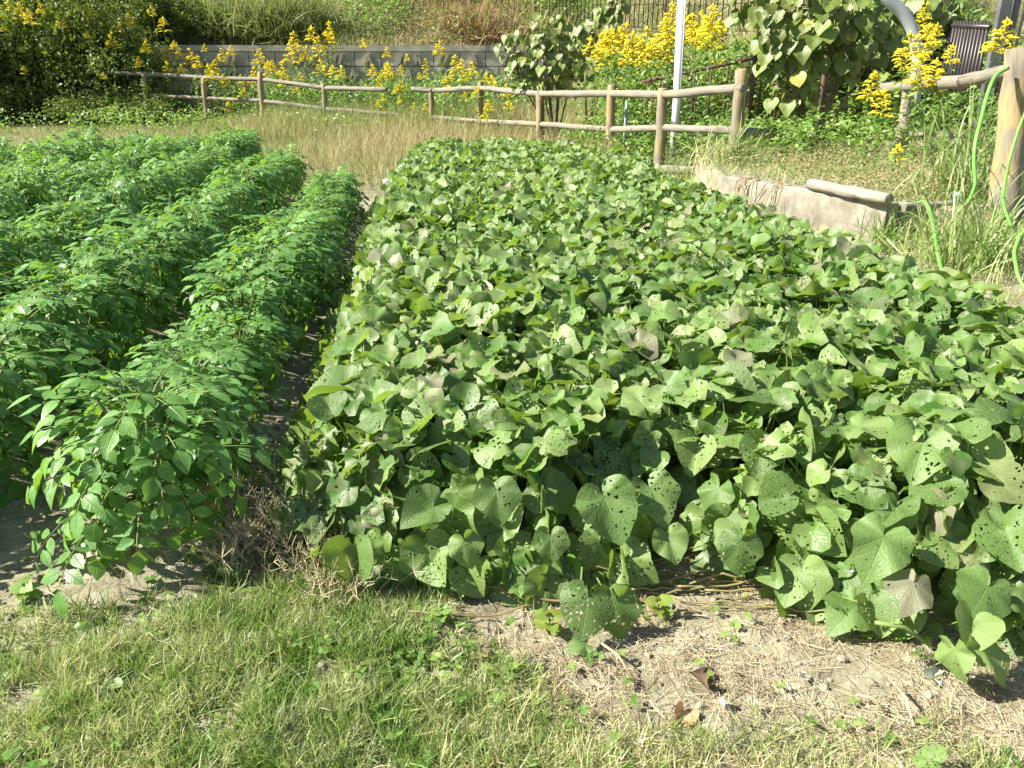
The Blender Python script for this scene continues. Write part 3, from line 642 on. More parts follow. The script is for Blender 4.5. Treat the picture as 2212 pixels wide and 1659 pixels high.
hh = U(.25, .7, n)*(.5+.8*fbm(x*.8, y*.8, 172)); blades_at(g, x, y, hh, rv, lay=.3, tilt=.4, wid=U(.012, .026, n)*(y/26), temps=BL2)
obj('embankment_weeds', (g, [M_bgr]), kind='stuff', label='tangled green, straw and rust-brown grass covering the embankment behind the block wall', category='weeds')
# low leafy ground cover by the fence
LW = leaflet(2, .55, .3, .3, (0, 1, 0)); LW3 = leaflet(3, .4, .2, .4)
def leafy(name, label, xyz, size, mat, cat='weeds', flat=.6, T=LW):
    n = len(xyz); a = U(0, 6.283, n); d = np.stack([np.cos(a), np.sin(a), rng.normal(0, .45, n)], -1); nn = np.stack([rng.normal(0, flat, n)-.2, rng.normal(0, flat, n)-.2, np.ones(n)], -1)
    g = Geo().scatter(T, xyz, frames(d, nn), size, rng.random(n)); return g if name is None else obj(name, (g, [mat]), kind='stuff', label=label, category=cat)
def cover(n, x0, x1, y0, y1, dens, hmax, seed):
    x, y = scatter_pts(n, x0, x1, y0, y1, dens); h = hmax*(.35+fbm(x*1.8, y*1.8, seed))*rng.random(len(x))**.6; return np.stack([x, y, gz(x, y)+h], -1)
c = cover(26000, .9, 6.5, 9.3, 16.5, lambda x, y: ((x > 2.75-(y-9.7)*.44) & (polydist(*xy2st(x, y), BED) < -.1))*(.4+.6*sst(.35, .55, fbm(x*1.1, y*1.1, 180))), .55, 181)
leafy('fence_weeds', 'lush green leafy weeds growing behind and under the fence rails', c, U(.04, .1, len(c)), M_gleaf)
x, y = scatter_pts(30000, 1.2, 8.5, 12.2, 18.5, lambda x, y: (x > 2.2+(y-12)*-.15)*sst(.25, .5, fbm(x*1.1, y*1.1, 186))); n = len(x)
c = np.stack([x, y, gz(x, y)+1.75*(.45+.7*fbm(x*1.4, y*1.4, 187))*rng.random(n)**.6], -1)
leafy('tall_weeds', 'head-high mass of narrow-leaved green weeds behind the corner of the fence and the handrail', c, U(.06, .13, n), M_gleaf, T=LW3)
c = cover(14000, 2.3, 5.4, 6.6, 10.0, lambda x, y: (x > np.interp(y, *WALL_X)+.22)*(.3+.7*sst(.4, .6, fbm(x*1.6, y*1.6, 190))), .24, 191)
leafy('terrace_weeds', 'pale small-leaved weeds on the terrace behind the grey log', c, U(.02, .045, len(c)), M_bgr)
c = cover(15000, -14, -1, 17, 24.5, lambda x, y: sst(.42, .6, fbm(x*.7, y*.7, 200))*sst(16.5, 20, y), .5, 201)
leafy('meadow_weeds', 'grey-green leafy weeds along the foot of the far wooden fence', c, U(.05, .11, len(c)), M_gleaf)
c = cover(16000, -11, 2.6, 11.5, 25, lambda x, y: np.exp(-((y-np.interp(x, [-9, -4.8, -.7, .5, 1.6, 2.1, 2.8], [22.6, 21.2, 18.3, 15, 13, 11.3, 9.8]))/.8)**2)*sst(.3, .55, fbm(x*1.2, y*1.2, 240)), .6, 241)
leafy('fence_foot_weeds', 'leafy weeds grown up round the posts of the long wooden fence', c, U(.035, .08, len(c)), M_bgr)
c = cover(22000, -11, 1.5, 20.5, 26.2, lambda x, y: sst(.3, .6, fbm(x*.7, y*.7, 210))*(y > 20.5-.3*x), 1.25, 211)
leafy('wall_foot_weeds', 'tall green weeds in front of the grey block wall', c, U(.06, .12, len(c)), M_gleaf)

x, y = scatter_pts(30000, -13, 3, 26.8, 33, lambda x, y: sst(.42, .62, fbm(x*.45, y*.6, 221))); n = len(x); c = np.stack([x, y, gz(x, y)+U(.1, 1.0, n)], -1)
leafy('embankment_shrubs', 'grey-green leafy weeds in patches on the embankment above the block wall', c, U(.07, .14, n), M_gleaf)
x, y = st2xy(U(-.62, -.38, 900), U(2.1, 6.5, 900)); k = fbm(x*4, y*4, 230) > .55; x, y = x[k], y[k]; c = np.stack([x, y, gz(x, y)+U(.01, .05, len(x))], -1)
leafy('furrow_weeds', 'small pale weeds along the furrow beside the sweet potato leaves', c, U(.015, .035, len(x)), M_gleaf)
# ---------------------------------------------------------------- bushes at the left
def bush_geo(seed, n=9000, leaf=.07):
    r_ = np.random.default_rng(seed); K = 34; C = r_.normal(0, .5, (K, 3))*(1, 1, .55)+(0, 0, .85); C[:, 2] = np.abs(C[:, 2]); Rr = r_.uniform(.12, .42, K); Rr[:5] = r_.uniform(.4, .55, 5)
    pr = Rr**2/np.sum(Rr**2); k = r_.choice(K, n, p=pr); dirs = nrm(r_.normal(0, 1, (n, 3))); p = C[k]+dirs*(Rr[k]*r_.uniform(.3, 1.25, n)**.6)[:, None]
    sh = r_.random(n) < .10; ns = 26; sa = r_.integers(0, ns, n); sp_ = nrm(r_.normal(0, 1, (ns, 3))*(1, 1, .5)+(0, 0, .7)); sl_ = r_.uniform(.8, 1.35, ns); w = r_.uniform(.6, 1, n)
    p = np.where(sh[:, None], np.array((0, 0, .75))+sp_[sa]*(sl_[sa]*w)[:, None]*(1, 1, .95)+r_.normal(0, .035, (n, 3)), p); p[:, 2] = np.abs(p[:, 2])
    a = r_.uniform(0, 6.283, n); d = np.stack([np.cos(a), np.sin(a), r_.normal(-.2, .5, n)], -1); nn = dirs*.7+r_.normal(0, .6, (n, 3))+(0, 0, .4)
    clump = (r_.random(K) > .8)*.3+r_.uniform(-.25, .2, K)
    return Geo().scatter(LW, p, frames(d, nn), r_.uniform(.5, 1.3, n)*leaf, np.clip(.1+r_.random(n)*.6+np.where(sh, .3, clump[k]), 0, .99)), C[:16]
BUSH = []
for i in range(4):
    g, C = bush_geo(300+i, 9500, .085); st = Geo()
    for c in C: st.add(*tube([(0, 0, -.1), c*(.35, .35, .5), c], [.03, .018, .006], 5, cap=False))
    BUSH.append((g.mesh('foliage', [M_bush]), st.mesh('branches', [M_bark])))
def bush(px, Y, sx, sz, label, i, zoff=0.):
    x = ray(px, 200)[0]/ray(px, 200)[1]*Y; z = float(gz(np.array([x]), np.array([Y]))[0])+zoff
    o = thing('bush', (x, Y, z), label, 'bush', None, U(0, 6)); o.scale = (sx, sx, sz)
    for nme, me in zip(('foliage', 'branches'), BUSH[i % 4]): c = bpy.data.objects.new(nme, me); COL.objects.link(c); c.parent = o; c['kind'] = 'stuff' if nme == 'foliage' else 'thing'
for px, Y, sx, sz, l, i in [(-230, 23.6, 2.4, 2.6, 'tall dark bush added mostly beyond the left edge to shade the thicket', 2), (-60, 23.6, 1.9, 1.9, 'dark green bush cut by the left edge, under yellow blossoms', 0), (70, 23.9, 1.6, 2.1, 'tall dark bush with a bright green shoot on its crown, behind the shaded rail', 1),  # first bush is an addition, set mostly out of view to cast shade
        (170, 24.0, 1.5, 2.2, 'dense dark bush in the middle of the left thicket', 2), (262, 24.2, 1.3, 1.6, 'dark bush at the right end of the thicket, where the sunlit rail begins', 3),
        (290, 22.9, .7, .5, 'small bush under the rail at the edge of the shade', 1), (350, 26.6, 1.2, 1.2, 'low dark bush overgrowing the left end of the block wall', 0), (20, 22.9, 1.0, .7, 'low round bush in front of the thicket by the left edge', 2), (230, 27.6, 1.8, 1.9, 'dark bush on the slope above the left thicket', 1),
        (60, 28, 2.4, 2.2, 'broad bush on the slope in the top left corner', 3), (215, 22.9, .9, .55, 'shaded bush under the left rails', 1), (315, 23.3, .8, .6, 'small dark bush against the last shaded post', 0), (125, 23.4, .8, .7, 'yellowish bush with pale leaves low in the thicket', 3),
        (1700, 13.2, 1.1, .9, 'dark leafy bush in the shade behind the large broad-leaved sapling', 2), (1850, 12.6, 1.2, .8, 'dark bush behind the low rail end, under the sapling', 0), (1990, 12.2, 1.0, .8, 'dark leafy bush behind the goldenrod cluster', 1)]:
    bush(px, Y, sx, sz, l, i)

# ---------------------------------------------------------------- wooden fences
RWOB = .035
def roundlog(p0, p1, r0, r1=None, mat=M_wood, parent=None, name='post', off=None, n=8, seg=8, jit=.05, split=0., wob=.07):
    r1 = r1 or r0; q = np.linspace(0, 1, seg)[:, None]; P = np.array(p0)*(1-q)+np.array(p1)*q; d = nrm(np.array(p1)-np.array(p0))
    P = P+np.concatenate([rng.normal(0, r0*wob, (seg, 3))])*(1-np.abs(d)); rr = np.linspace(r0, r1, seg)*(1+U(-.05, .05, seg)); rr[0] *= .9; rr[-1] *= .93
    P = np.concatenate([P[:1], P[:1]+(P[1:2]-P[:1])*.03, P[1:-1], P[-1:]-(P[-1:]-P[-2:-1])*.03, P[-1:]]); rr = np.concatenate([rr[:1]*.85, rr[:1]*1.03, rr[1:-1], rr[-1:]*1.03, rr[-1:]*.85])
    return obj(name, (Geo().add(*tube(P-(0 if off is None else off), rr, n, jit=jit, rnd=U(0, 1))), [mat]), parent)
def gpt(px, Y): d = ray(px, 250); x = d[0]/d[1]*Y; return np.array((x, Y, float(height(np.array([x]), np.array([Y]))[0])))
FP = [(1597, 9.75, 150, .075), (1432, 11.2, 190, .07), (1320, 13.0, 183, .07), (1167, 15.0, 197, .075), (1038, 18.3, 176, .065), (932, 19.4, 190, .06), (702, 21.2, 182, .06), (567, 22.0, 155, .075), (445, 22.6, 168, .07), (318, 23.1, 160, .065), (190, 23.4, 160, .065), (40, 23.6, 160, .065), (-110, 23.8, 158, .065)]
fen = thing('wooden_fence', gpt(1432, 11.2), 'weathered round-rail wooden fence running from the dark thicket to the white pole', 'fence'); fo = np.array(fen.location)
base = []; tops = []
for px, Y, ty, r in FP:
    b_ = gpt(px, Y); t_ = atY(px, ty, Y); t_[0] = t_[0]*.5+b_[0]*.5+.0; base.append(b_); tops.append(t_)
    roundlog(b_-(0, 0, .2), t_, r*1.05, r, parent=fen, off=fo, n=10)
RT = [(1597, 190), (1432, 205), (1320, 202), (1167, 203), (1038, 190), (932, 196), (702, 190), (567, 172), (445, 168), (318, 160), (190, 157), (40, 152), (-110, 150)]
RL = [(1597, 282), (1432, 276), (1320, 280), (1167, 268), (1038, 262), (932, 253), (702, 235), (567, 218), (445, 212), (318, 206), (190, 202), (40, 200), (-110, 199)]
for k in range(len(FP)-1):
    for nm, tab in ((0, RT), (1, RL)):
        if k == 5 and nm == 0: a = atY(890, 192, 19.6); b_ = atY(935, 196, 19.35); roundlog(b_, a, .055, mat=M_rail, parent=fen, off=fo, name='rail', n=8)
        p = atY(tab[k][0], tab[k][1], FP[k][1]); q = atY(tab[k+1][0], tab[k+1][1], FP[k+1][1]); d = nrm(q-p)
        if k == 5 and nm == 0: p = p+(q-p)*.42
        if k == 5 and nm == 1: p = p+(q-p)*.3
        roundlog(p-d*.08, q+d*.08, .054 if nm == 0 else .048, mat=M_rail, parent=fen, off=fo, name='rail', n=9, jit=.09, seg=9, wob=.04)
p = atY(1418, 366, 11.2); q = atY(1520, 368, 10.6); roundlog(p, q, .06, .05, mat=M_rail, parent=fen, off=fo, name='rail', jit=.12)
p = atY(1597, 288, 9.75); q = atY(1690, 288, 9.9); roundlog(p, q, .058, .05, mat=M_rail, parent=fen, off=fo, name='rail', jit=.1)
p = atY(1170, 328, 14.9); q = atY(1230, 345, 14.2); roundlog(p, q, .06, .05, mat=M_wood, parent=fen, off=fo, name='rail', jit=.1)
# near fence, right
fb = thing('wooden_fence', gpt(1960, 9.5), 'nearer wooden fence at the right edge, thick tan post with a knot', 'fence'); fo = np.array(fb.location)
roundlog(gpt(1958, 9.5)-(0, 0, .2), atY(1966, 180, 9.5), .072, .066, mat=woodmat('grey_post_wood', (.30, .22, .15), (.27, .23, .19), (.12, .09, .07), .6), parent=fb, off=fo, n=10, jit=.08)
roundlog(atY(2165, 480, 6.35), atY(2202, 105, 6.5), .12, .092, parent=fb, off=fo, n=14, jit=.03)
roundlog(atY(1905, 190, 10.3), atY(2080, 176, 8.1), .062, .066, mat=M_rail, parent=fb, off=fo, name='rail', n=10)
roundlog(atY(2076, 176, 8.15), atY(2200, 150, 6.6), .058, .06, mat=M_rail, parent=fb, off=fo, name='rail', n=10)
roundlog(atY(1960, 289, 9.5), atY(2092, 294, 8.6), .035, .022, mat=M_rail, parent=fb, off=fo, name='rail', n=8, jit=.15)

# ---------------------------------------------------------------- raised-bed wall, log
A = np.array((3.0, 6.44)); B = np.array((2.12, 8.30)); C3 = np.array((3.66, 6.58))
def wallpiece(g, a, b_, w, z0, z1, side):
    d = nrm(b_-a); nr = np.array((-d[1], d[0]))*w*side; n = 9; v = []
    for i in range(n):
        p = a+(b_-a)*i/(n-1); ch = .006*math.sin(i*2.1)
        for q, zz in ((p, z0), (p, z1-.015+ch), (p+nr*.06, z1+ch), (p+nr*.94, z1-.003+ch), (p+nr, z1-.02+ch), (p+nr, z0)): v.append((*q, zz))
    f = []; sz = []
    for i in range(n-1):
        for j in range(5): a0 = i*6+j; f += [a0, a0+6, a0+7, a0+1]; sz.append(4)
    f += list(range(6)); f += [(n-1)*6+j for j in range(6)][::-1]; sz += [6, 6]; g.add(v, f, sz)
rw = thing('concrete_kerb_wall', (*A, 0), 'low pale concrete wall along the right of the bed, vines hanging on it', 'wall'); ro = np.array(rw.location)
g = Geo(); wallpiece(g, A-ro[:2], B-ro[:2], .13, -.1, .36, -1); obj('side_wall', (g, [M_conc], False), rw)
g = Geo(); wallpiece(g, A+(.15, .0)-ro[:2], C3-ro[:2], .13, -.1, .355, 1); obj('end_wall', (g, [M_conc], False), rw)
lg = thing('log', at(1715, 398, .37), 'bleached grey-white split log lying on top of the low concrete wall', 'log'); lo = np.array(lg.location)
roundlog(at(1740, 398, .408)+(.04, 0, 0), at(1912, 430, .408)+(.035, 0, 0), .05, .046, mat=M_log, parent=lg, off=lo, name='trunk_piece', n=16, jit=.11, wob=.05, seg=12)
# dry vine stems over the wall
hv = thing('dry_vine', (2.6, 7.0, .3), 'pale dry vine stems hanging over the low concrete wall', 'dry vine'); ho = np.array(hv.location)
for k in range(16):
    u = .35+.55*rng.random()**.8; p = np.array((*(A+(B-A)*u), .37))+(.05, 0, 0); P = [p]; dv = np.array((-.035, U(-.03, .03), .004))
    for i in range(9): dv = dv+(U(-.006, .006), U(-.018, .018), -.009+U(-.008, .008)); dv[0] *= .5 if i > 2 else 1; p = p+dv; P.append(p.copy())
    obj('stem', (Geo().add(*tube(np.array(P)-ho, U(.003, .006), 4), ), [M_straw]), hv)

# ---------------------------------------------------------------- block retaining wall
WL, WR = np.array((-14.0, 25.9)), np.array((2.0, 26.6)); wd_ = nrm(WR-WL); wn = np.array((wd_[1], -wd_[0]))
bw = thing('block_retaining_wall', (-5, 26.2, 0), 'grey concrete block retaining wall with slanted grooves under the grassy embankment', 'wall'); wo = np.array(bw.location)
R3 = np.stack([np.array((*wd_, 0)), np.array((-wn[0], -wn[1], 0)), np.array((0, 0, 1.))], -1)
g = Geo(); box(g, (0, .06, -.3), (16.0, .4, 2.0)); gg = Geo().put(g, mat4(R3, np.array((*WL, 0))-wo)); obj('backing', (gg, [M_blockj], False), bw)
BM = []
for v_ in range(4):
    g = Geo(); box(g, (.012, -.02, .012), (.79, .1, .412), bev=0.)
    x0 = (.12, .3, .5, .2)[v_]
    for dx, sgn in ((x0, 1), (x0+.17, -1 if v_ % 2 else 1)):     # slanted ribs standing proud of the face
        a = np.array([(dx, -.02, .06), (dx+.08, -.02, .06), (dx+.08+.1*sgn, -.02, .35), (dx+.1*sgn, -.02, .35)]); b_ = a-(0, .16, 0)
        g.add(np.concatenate([a, b_]), [4, 5, 6, 7, 0, 1, 5, 4, 1, 2, 6, 5, 2, 3, 7, 6, 3, 0, 4, 7], [4]*5)
    BM.append(g.mesh('block', [M_block], False))
for r_ in range(4):
    for c in range(20):
        x = c*.8+(.4 if r_ % 2 else 0)
        if x > 15.2: continue
        p = np.array((*(WL+wd_*x), .2+r_*.42))-wo+np.array((wn[0], wn[1], 0))*U(-.004, .008)
        o = bpy.data.objects.new('block', BM[(c+r_*2) % 4]); COL.objects.link(o); o.parent = bw; o.matrix_local = Matrix(mat4(R3, p).tolist())
g = Geo(); box(g, (0, -.05, 1.89), (16.0, .42, 2.06)); gg = Geo().put(g, mat4(R3, np.array((*WL, 0))-wo)); obj('coping', (gg, [M_block], False), bw)

# ---------------------------------------------------------------- metal fences, poles, pipe, hoses
def bars(name, label, pts, spacing, r, mat, railr, group=None, lowrail=True, pr=None):
    o = thing(name, (pts[0][0], pts[0][1], pts[0][2]), label, 'fence', group); oo = np.array(o.location); mesh = None
    for k in range(len(pts)-1):
        a, b_ = np.array(pts[k], float), np.array(pts[k+1], float)   # x,y,zlow,zhigh
        n = max(1, int(np.hypot(*(b_-a)[:2])/spacing))
        for z in ((3, 2) if lowrail else (3,)):
            obj('rail', (Geo().add(*tube(np.array([(a[0], a[1], a[z]), (b_[0], b_[1], b_[z])])-oo, railr, 6)), [mat]), o)
        for i in range(n):
            p = a+(b_-a)*(i+.5)/n; obj('bar', (Geo().add(*tube(np.array([(p[0], p[1], p[2]-.05), (p[0], p[1], p[3]+(.0 if name == 'handrail' else .06))])-oo, r, 5)), [mat]), o)
        obj('post', (Geo().add(*tube(np.array([(b_[0], b_[1], b_[2]-.4), (b_[0], b_[1], b_[3]+.05)])-oo, (pr or r*2), 6)), [mat]), o)
    return o
def zz(x, y): return float(height(np.array([x]), np.array([y]))[0])
tp = [(-.6, 29.4), (.75, 28.8), (4.0, 22.9), (6.4, 18.6), (7.3, 15.2)]
bars('bar_fence', 'black upright-bar fence along the top of the embankment', [(x, y, zz(x, y)+.1, zz(x, y)+1.5) for x, y in tp], .2, .016, M_black, .02)
h0, h1, h2 = atY(1385, 178, 13.4), atY(1631, 125, 12.2), atY(1790, 96, 11.6)
bars('handrail', 'rusty pipe handrail with thin uprights sloping up behind the wooden fence', [(*h0[:2], .45, h0[2]), (*h1[:2], .5, h1[2]), (*h2[:2], .6, h2[2])], .24, .018, M_rust, .03)
q0 = atY(2212+260, 60, 9.0); q1 = atY(2145, 165, 10.4); q2 = atY(2010, 50, 12.4); q2[2] += 0
bp = bars('bar_fence', 'black steel fence with a wide flat post at the right edge', [(*q0[:2], .75, 2.9), (*q1[:2], .75, 2.9)], .13, .018, M_black, .022)
bo_ = np.array(bp.location); g = Geo(); box(g, (-.115, -.04, .3), (.115, .04, 3.0)); gg = Geo().put(g, mat4(np.eye(3), np.array((q1[0], q1[1]-.03, 0))-bo_)); obj('flat_post', (gg, [simple('grey_black_post', (.09, .09, .10), .35, .6, vary=(.14, .14, .14), scale=3)], False), bp)
z57 = atY(2110, 60, 10.6)[2]
bars('bar_fence', 'low black fence panel left of the wide flat post, leaves in front', [(q1[0]-.15, q1[1]+.02, .7, z57), (q2[0], q2[1], .8, z57+.12)], .10, .022, M_black, .03)
# white pole, blue pole
wp = atY(1458, 275, 12.0); wt = atY(1474, -60, 12.0)
o = thing('pole', wp-(0, 0, .5), 'tall white pole behind the wooden fence, reaching out of the picture', 'pole'); oo = np.array(o.location)
obj('shaft', (Geo().add(*tube(np.array([wp-(0, 0, .5), wp+(0, 0, .3), wt])-oo, [.056, .056, .048], 12)), [M_white]), o)
obj('cable', (Geo().add(*tube(np.array([wp+(.045, -.045, 0), (wp+wt)/2+(.05, -.05, 0), wt+(.05, -.05, 0)])-oo, .012, 6)), [simple('grey_cable', (.4, .4, .4), .5)]), o)
p0, p1 = atY(1346, 335, 13.2), atY(1354, 218, 13.2)
obj('stake', (Geo().add(*tube([p0-(0, 0, .1), p1], .02, 8)), [M_blue]), label='thin light blue stake beside the post where the rails turn', category='stake')
# curved pipe
cp = [atY(a, b_, 9.9) for a, b_ in ((1880, -70), (1915, -5), (1948, 25), (1968, 55), (1979, 90), (1982, 130), (1979, 175), (1974, 230))]; q = []
for i in range(len(cp)-1):
    for u in np.linspace(0, 1, 4, endpoint=False): q.append(cp[i]*(1-u)+cp[i+1]*u)
q.append(cp[-1]); q = np.array(q); q[1:-1] = (q[:-2]+q[1:-1]+q[2:])/3
obj('pipe', (Geo().add(*tube(q, .068, 14)), [M_steel]), label='thick grey arched pipe rising behind the goldenrod at upper right', category='pipe')
def hose(pts, label, r=.011):
    P = []
    for i in range(len(pts)-1):
        a, b_ = pts[max(i-1, 0)], pts[i]; c, d = pts[i+1], pts[min(i+2, len(pts)-1)]
        for u in np.linspace(0, 1, 6, endpoint=False): P.append(.5*((2*b_)+(c-a)*u+(2*a-5*b_+4*c-d)*u*u+(3*b_-a-3*c+d)*u**3))
    P.append(pts[-1]); obj('garden_hose', (Geo().add(*tube(P, r, 8)), [M_hose]), label=label, category='hose')
hose([atY(2178, 147, 6.38), atY(2150, 165, 6.3), atY(2133, 205, 6.2), atY(2120, 255, 6.1), atY(2108, 305, 6.0), atY(2104, 350, 5.95), atY(2106, 400, 5.9), atY(2090, 440, 5.9)], 'bright green hose hanging from the rail beside the thick post', .014)
hose([atY(1985, 438, 6.3), atY(1996, 436, 6.2), atY(2009, 455, 6.05), atY(2018, 500, 5.7), atY(2026, 550, 5.3), atY(2036, 592, 5.05)], 'bright green hose lying down the grass slope from the concrete corner', .012)
hose([atY(2250, 170, 5.7), atY(2208, 260, 5.6), atY(2185, 330, 5.5), atY(2172, 390, 5.45), atY(2168, 440, 5.4), atY(2185, 490, 5.3)], 'short length of green hose arching at the right edge below the rail', .010)
hose([atY(2260, 470, 5.3), atY(2212, 500, 5.2), atY(2192, 540, 5.1), atY(2195, 575, 5.0), atY(2202, 602, 4.9), atY(2225, 640, 4.8)], 'green hose end in the grass at the right edge above the leaves', .012)
# cup, ball, litter
cu = at(829, 400, .12); g = Geo(); pr = [(.001, 0), (.034, 0), (.042, .1), (.045, .102), (.041, .102), (.033, .006)]
a = np.arange(16)/16*2*math.pi; v = [(r*math.cos(t), r*math.sin(t), z) for r, z in pr for t in a]; f = []
for i in range(5):
    for j in range(16): f += [i*16+j, i*16+(j+1) % 16, (i+1)*16+(j+1) % 16, (i+1)*16+j]
g.add(v, f, [4]*80); o = obj('plastic_cup', (g, [M_white]), label='white plastic cup lying at the far end of the furrow', category='cup'); o.location = (*cu[:2], .13); o.rotation_euler = (.4, 1.35, .6); o.scale = (1.5,)*3
b0 = at(2055, 470, .2); g = Geo(); T = ico(9, .03, .8)
a = np.linspace(0, math.pi, 9); prf = [(.052*math.sin(t), .04*math.cos(t)) for t in a]; v = [(r*math.cos(t), r*math.sin(t), z) for r, z in prf for t in np.arange(16)/16*6.2832]; f = []
for i in range(8):
    for j in range(16): f += [i*16+j, (i+1)*16+j, (i+1)*16+(j+1) % 16, i*16+(j+1) % 16]
g.add(v, f, [4]*128); ob = thing('foam_ball', (b0[0], b0[1], zz(b0[0], b0[1])+.05), 'round white object half hidden in grass by the concrete corner', 'ball')
obj('shell', (g, [simple('greyish_white', (.62, .66, .68), .5)]), ob)
obj('band', (Geo().add(*tube([(.054*math.cos(t), .054*math.sin(t), .0) for t in np.linspace(0, 6.2832, 20)], .004, 5)), [M_black]), ob)
def dryleaf(px, py, s_, lab, mat=M_dry, seed=0, rz=0.):
    r_ = np.random.default_rng(seed); T = heart(14, (.4, .75, 1.), .9, -.4, .22, .3, seed, .15); o = obj('dead_leaf', (T, [mat]), label=lab, category='dead leaf')
    p = at(px, py); o.location = (p[0], p[1], float(gz(p[0:1], p[1:2])[0])+s_*.35); o.scale = (s_,)*3; o.rotation_euler = (r_.uniform(-.6, .6), r_.uniform(-.9, .9), rz)
dryleaf(1476, 1545, .045, 'curled reddish-brown dead leaf on the straw, largest of them', seed=3, rz=2.8)
dryleaf(1520, 1490, .05, 'crumpled dark brown dead leaf behind the reddish one', simple('dark_dead_leaf', (.16, .105, .07), .8, .2), seed=5, rz=1.)
dryleaf(1385, 1300, .03, 'small dark withered leaf at the shaded front of the bed', simple('withered_leaf', (.12, .08, .05), .8, .2), seed=6, rz=.5)
dryleaf(1565, 1540, .028, 'pale beige dead leaf right of the reddish-brown one', simple('beige_leaf', (.62, .52, .40), .8, .2), seed=8, rz=.3)
dryleaf(1735, 1470, .02, 'small white scrap standing in the straw below the right-hand leaves', simple('white_scrap', (.85, .80, .68), .7, .2), seed=9, rz=1.8)
dryleaf(2015, 1470, .035, 'pale grey-green withered leaf under the rightmost vine', simple('pale_leaf', (.45, .5, .36), .7, .2), seed=10, rz=1.2)
dryleaf(1060, 1430, .035, 'brown crumpled leaf on soil beside the foreground grass edge', simple('tan_leaf', (.30, .22, .12), .8, .2), seed=12, rz=2.2)
# butterfly
bf = thing('butterfly', at(1836, 1235, .27), 'tiny pale lilac butterfly above the holed leaf at lower right', 'butterfly')
for sgn in (-1, 1):
    w_ = leaflet(4, .8, .1, .1); o = obj('wing', (w_, [M_lilac]), bf); o.scale = (.014, .016, .014); o.rotation_euler = (0, -.5*sgn, -sgn*1.2)
obj('body', (Geo().add(*tube([(0, -.008, 0), (0, 0, .001), (0, .008, .0)], [.001, .0018, .001], 6)), [simple('butterfly_body', (.2, .18, .2), .7)]), bf)
# long pale stalks
for k, (a, b_, c, d, lab) in enumerate([(1890, 1345, 2010, 1395, 'thick pale green stalk bridging from the vine to the rightmost leaves'), (1850, 1500, 1915, 1545, 'pale straw stalk in the dirt, lower right'), (1935, 1480, 1975, 1570, 'white dry stalk bent at the lower right, beside the rightmost leaf'),
        (1670, 1215, 1745, 1330, 'dry stalk leaning out of the foliage gap'), (1300, 1390, 1370, 1470, 'long pale straw below the two hanging leaves')]):
    p, q = at(a, b_, .03 if k else .16), at(c, d, .012 if k else .1); m_ = (p+q)/2+(0, 0, .02)
    obj('plant_stalk', (Geo().add(*tube([p, m_, q], .0035 if k else .005, 6)), [M_stem if k == 0 else M_straw]), label=lab, category='stalk')

# ---------------------------------------------------------------- dried crabgrass tuft, hanging seed heads
def crab(px, py, n, h, label, seed, z=0.):
    r_ = np.random.default_rng(seed); p = at(px, py, z); o = thing('dry_crabgrass', (p[0], p[1], float(gz(p[0:1], p[1:2])[0])), label, 'dry grass'); g = Geo(); g2 = Geo()
    for k in range(n):
        a = r_.uniform(0, 6.28); l = h*r_.uniform(.5, 1.1); ln = r_.uniform(.2, 1.1); b0_ = np.array((r_.normal(0, h*.4), r_.normal(0, h*.28), 0)); d = np.array((math.cos(a)*ln, math.sin(a)*ln, 1.)); d = nrm(d)*l
        e_ = b0_+d; g.add(*tube([b0_, b0_+d*.5+(0, 0, .01), e_], [.0012, .001, .0008], 3, cap=False, rnd=r_.random()))
        for j in range(r_.integers(2, 6)):
            b2 = nrm(d)+r_.normal(0, .55, 3); g2.add(*tube([e_, e_+nrm(b2)*r_.uniform(.02, .055)], [.0011, .0007], 3, cap=False, rnd=r_.random()))
    obj('stems', (g, [M_crab]), o); obj('seed_heads', (g2, [M_crab]), o, kind='stuff')
crab(560, 1160, 110, .17, 'spiky dry crabgrass tuft in the furrow mouth between the crops', 1)
crab(600, 1080, 70, .17, 'dry crabgrass tuft against the left edge of the sweet potatoes', 2)
crab(500, 1230, 80, .12, 'sparse dry grass wisps on the bare soil beside the nearest potato plant', 6)
crab(620, 1190, 110, .15, 'tangled straw-coloured grass in front of the furrow', 7)
crab(440, 1180, 45, .13, 'dry crabgrass wisps in front of the nearest potato plant', 3)
crab(690, 1240, 90, .13, 'brownish dry grass tuft below the leftmost sweet potato leaf', 4)
crab(740, 1290, 60, .11, 'dry grass seed heads crossing the big smooth leaf', 5)
# small seedlings at the front of the bed
def seedling(px, py, n, s_, lab, mat, seed, cat='seedling', z=.0):
    r_ = np.random.default_rng(seed); p = at(px, py, z); o = thing('seedling', (p[0], p[1], float(gz(p[0:1], p[1:2])[0])), lab, cat)
    for k in range(n):
        a = k*2.4+r_.uniform(-.3, .3); zb = s_*(.3+k/n*1.3); d = np.array((math.cos(a), math.sin(a), .25)); e_ = np.array((math.cos(a)*s_*.3, math.sin(a)*s_*.3, zb))
        T = heart(12, (.5, 1.), .3, .3, .05, 0, seed+k); c = obj('leaf', (T, [mat]), o); c.matrix_local = Matrix(mat4(frames(d, np.array((r_.normal(0, .3), -.4, 1.))), e_, s_*r_.uniform(.55, .9)).tolist())
    obj('stem', (Geo().add(*tube([(0, 0, -.01), (.002, 0, s_*.7), (0, 0, s_*1.2)], .0013, 5)), [M_stem if mat is M_gleaf else M_redstem]), o)
seedling(1185, 1365, 5, .045, 'small bronze-green shoot left of the two hanging leaves', M_sp_new, 1, 'shoot')
seedling(1420, 1330, 6, .04, 'reddish young shoot on bare soil right of the two hanging leaves', M_sp_new, 2, 'shoot')
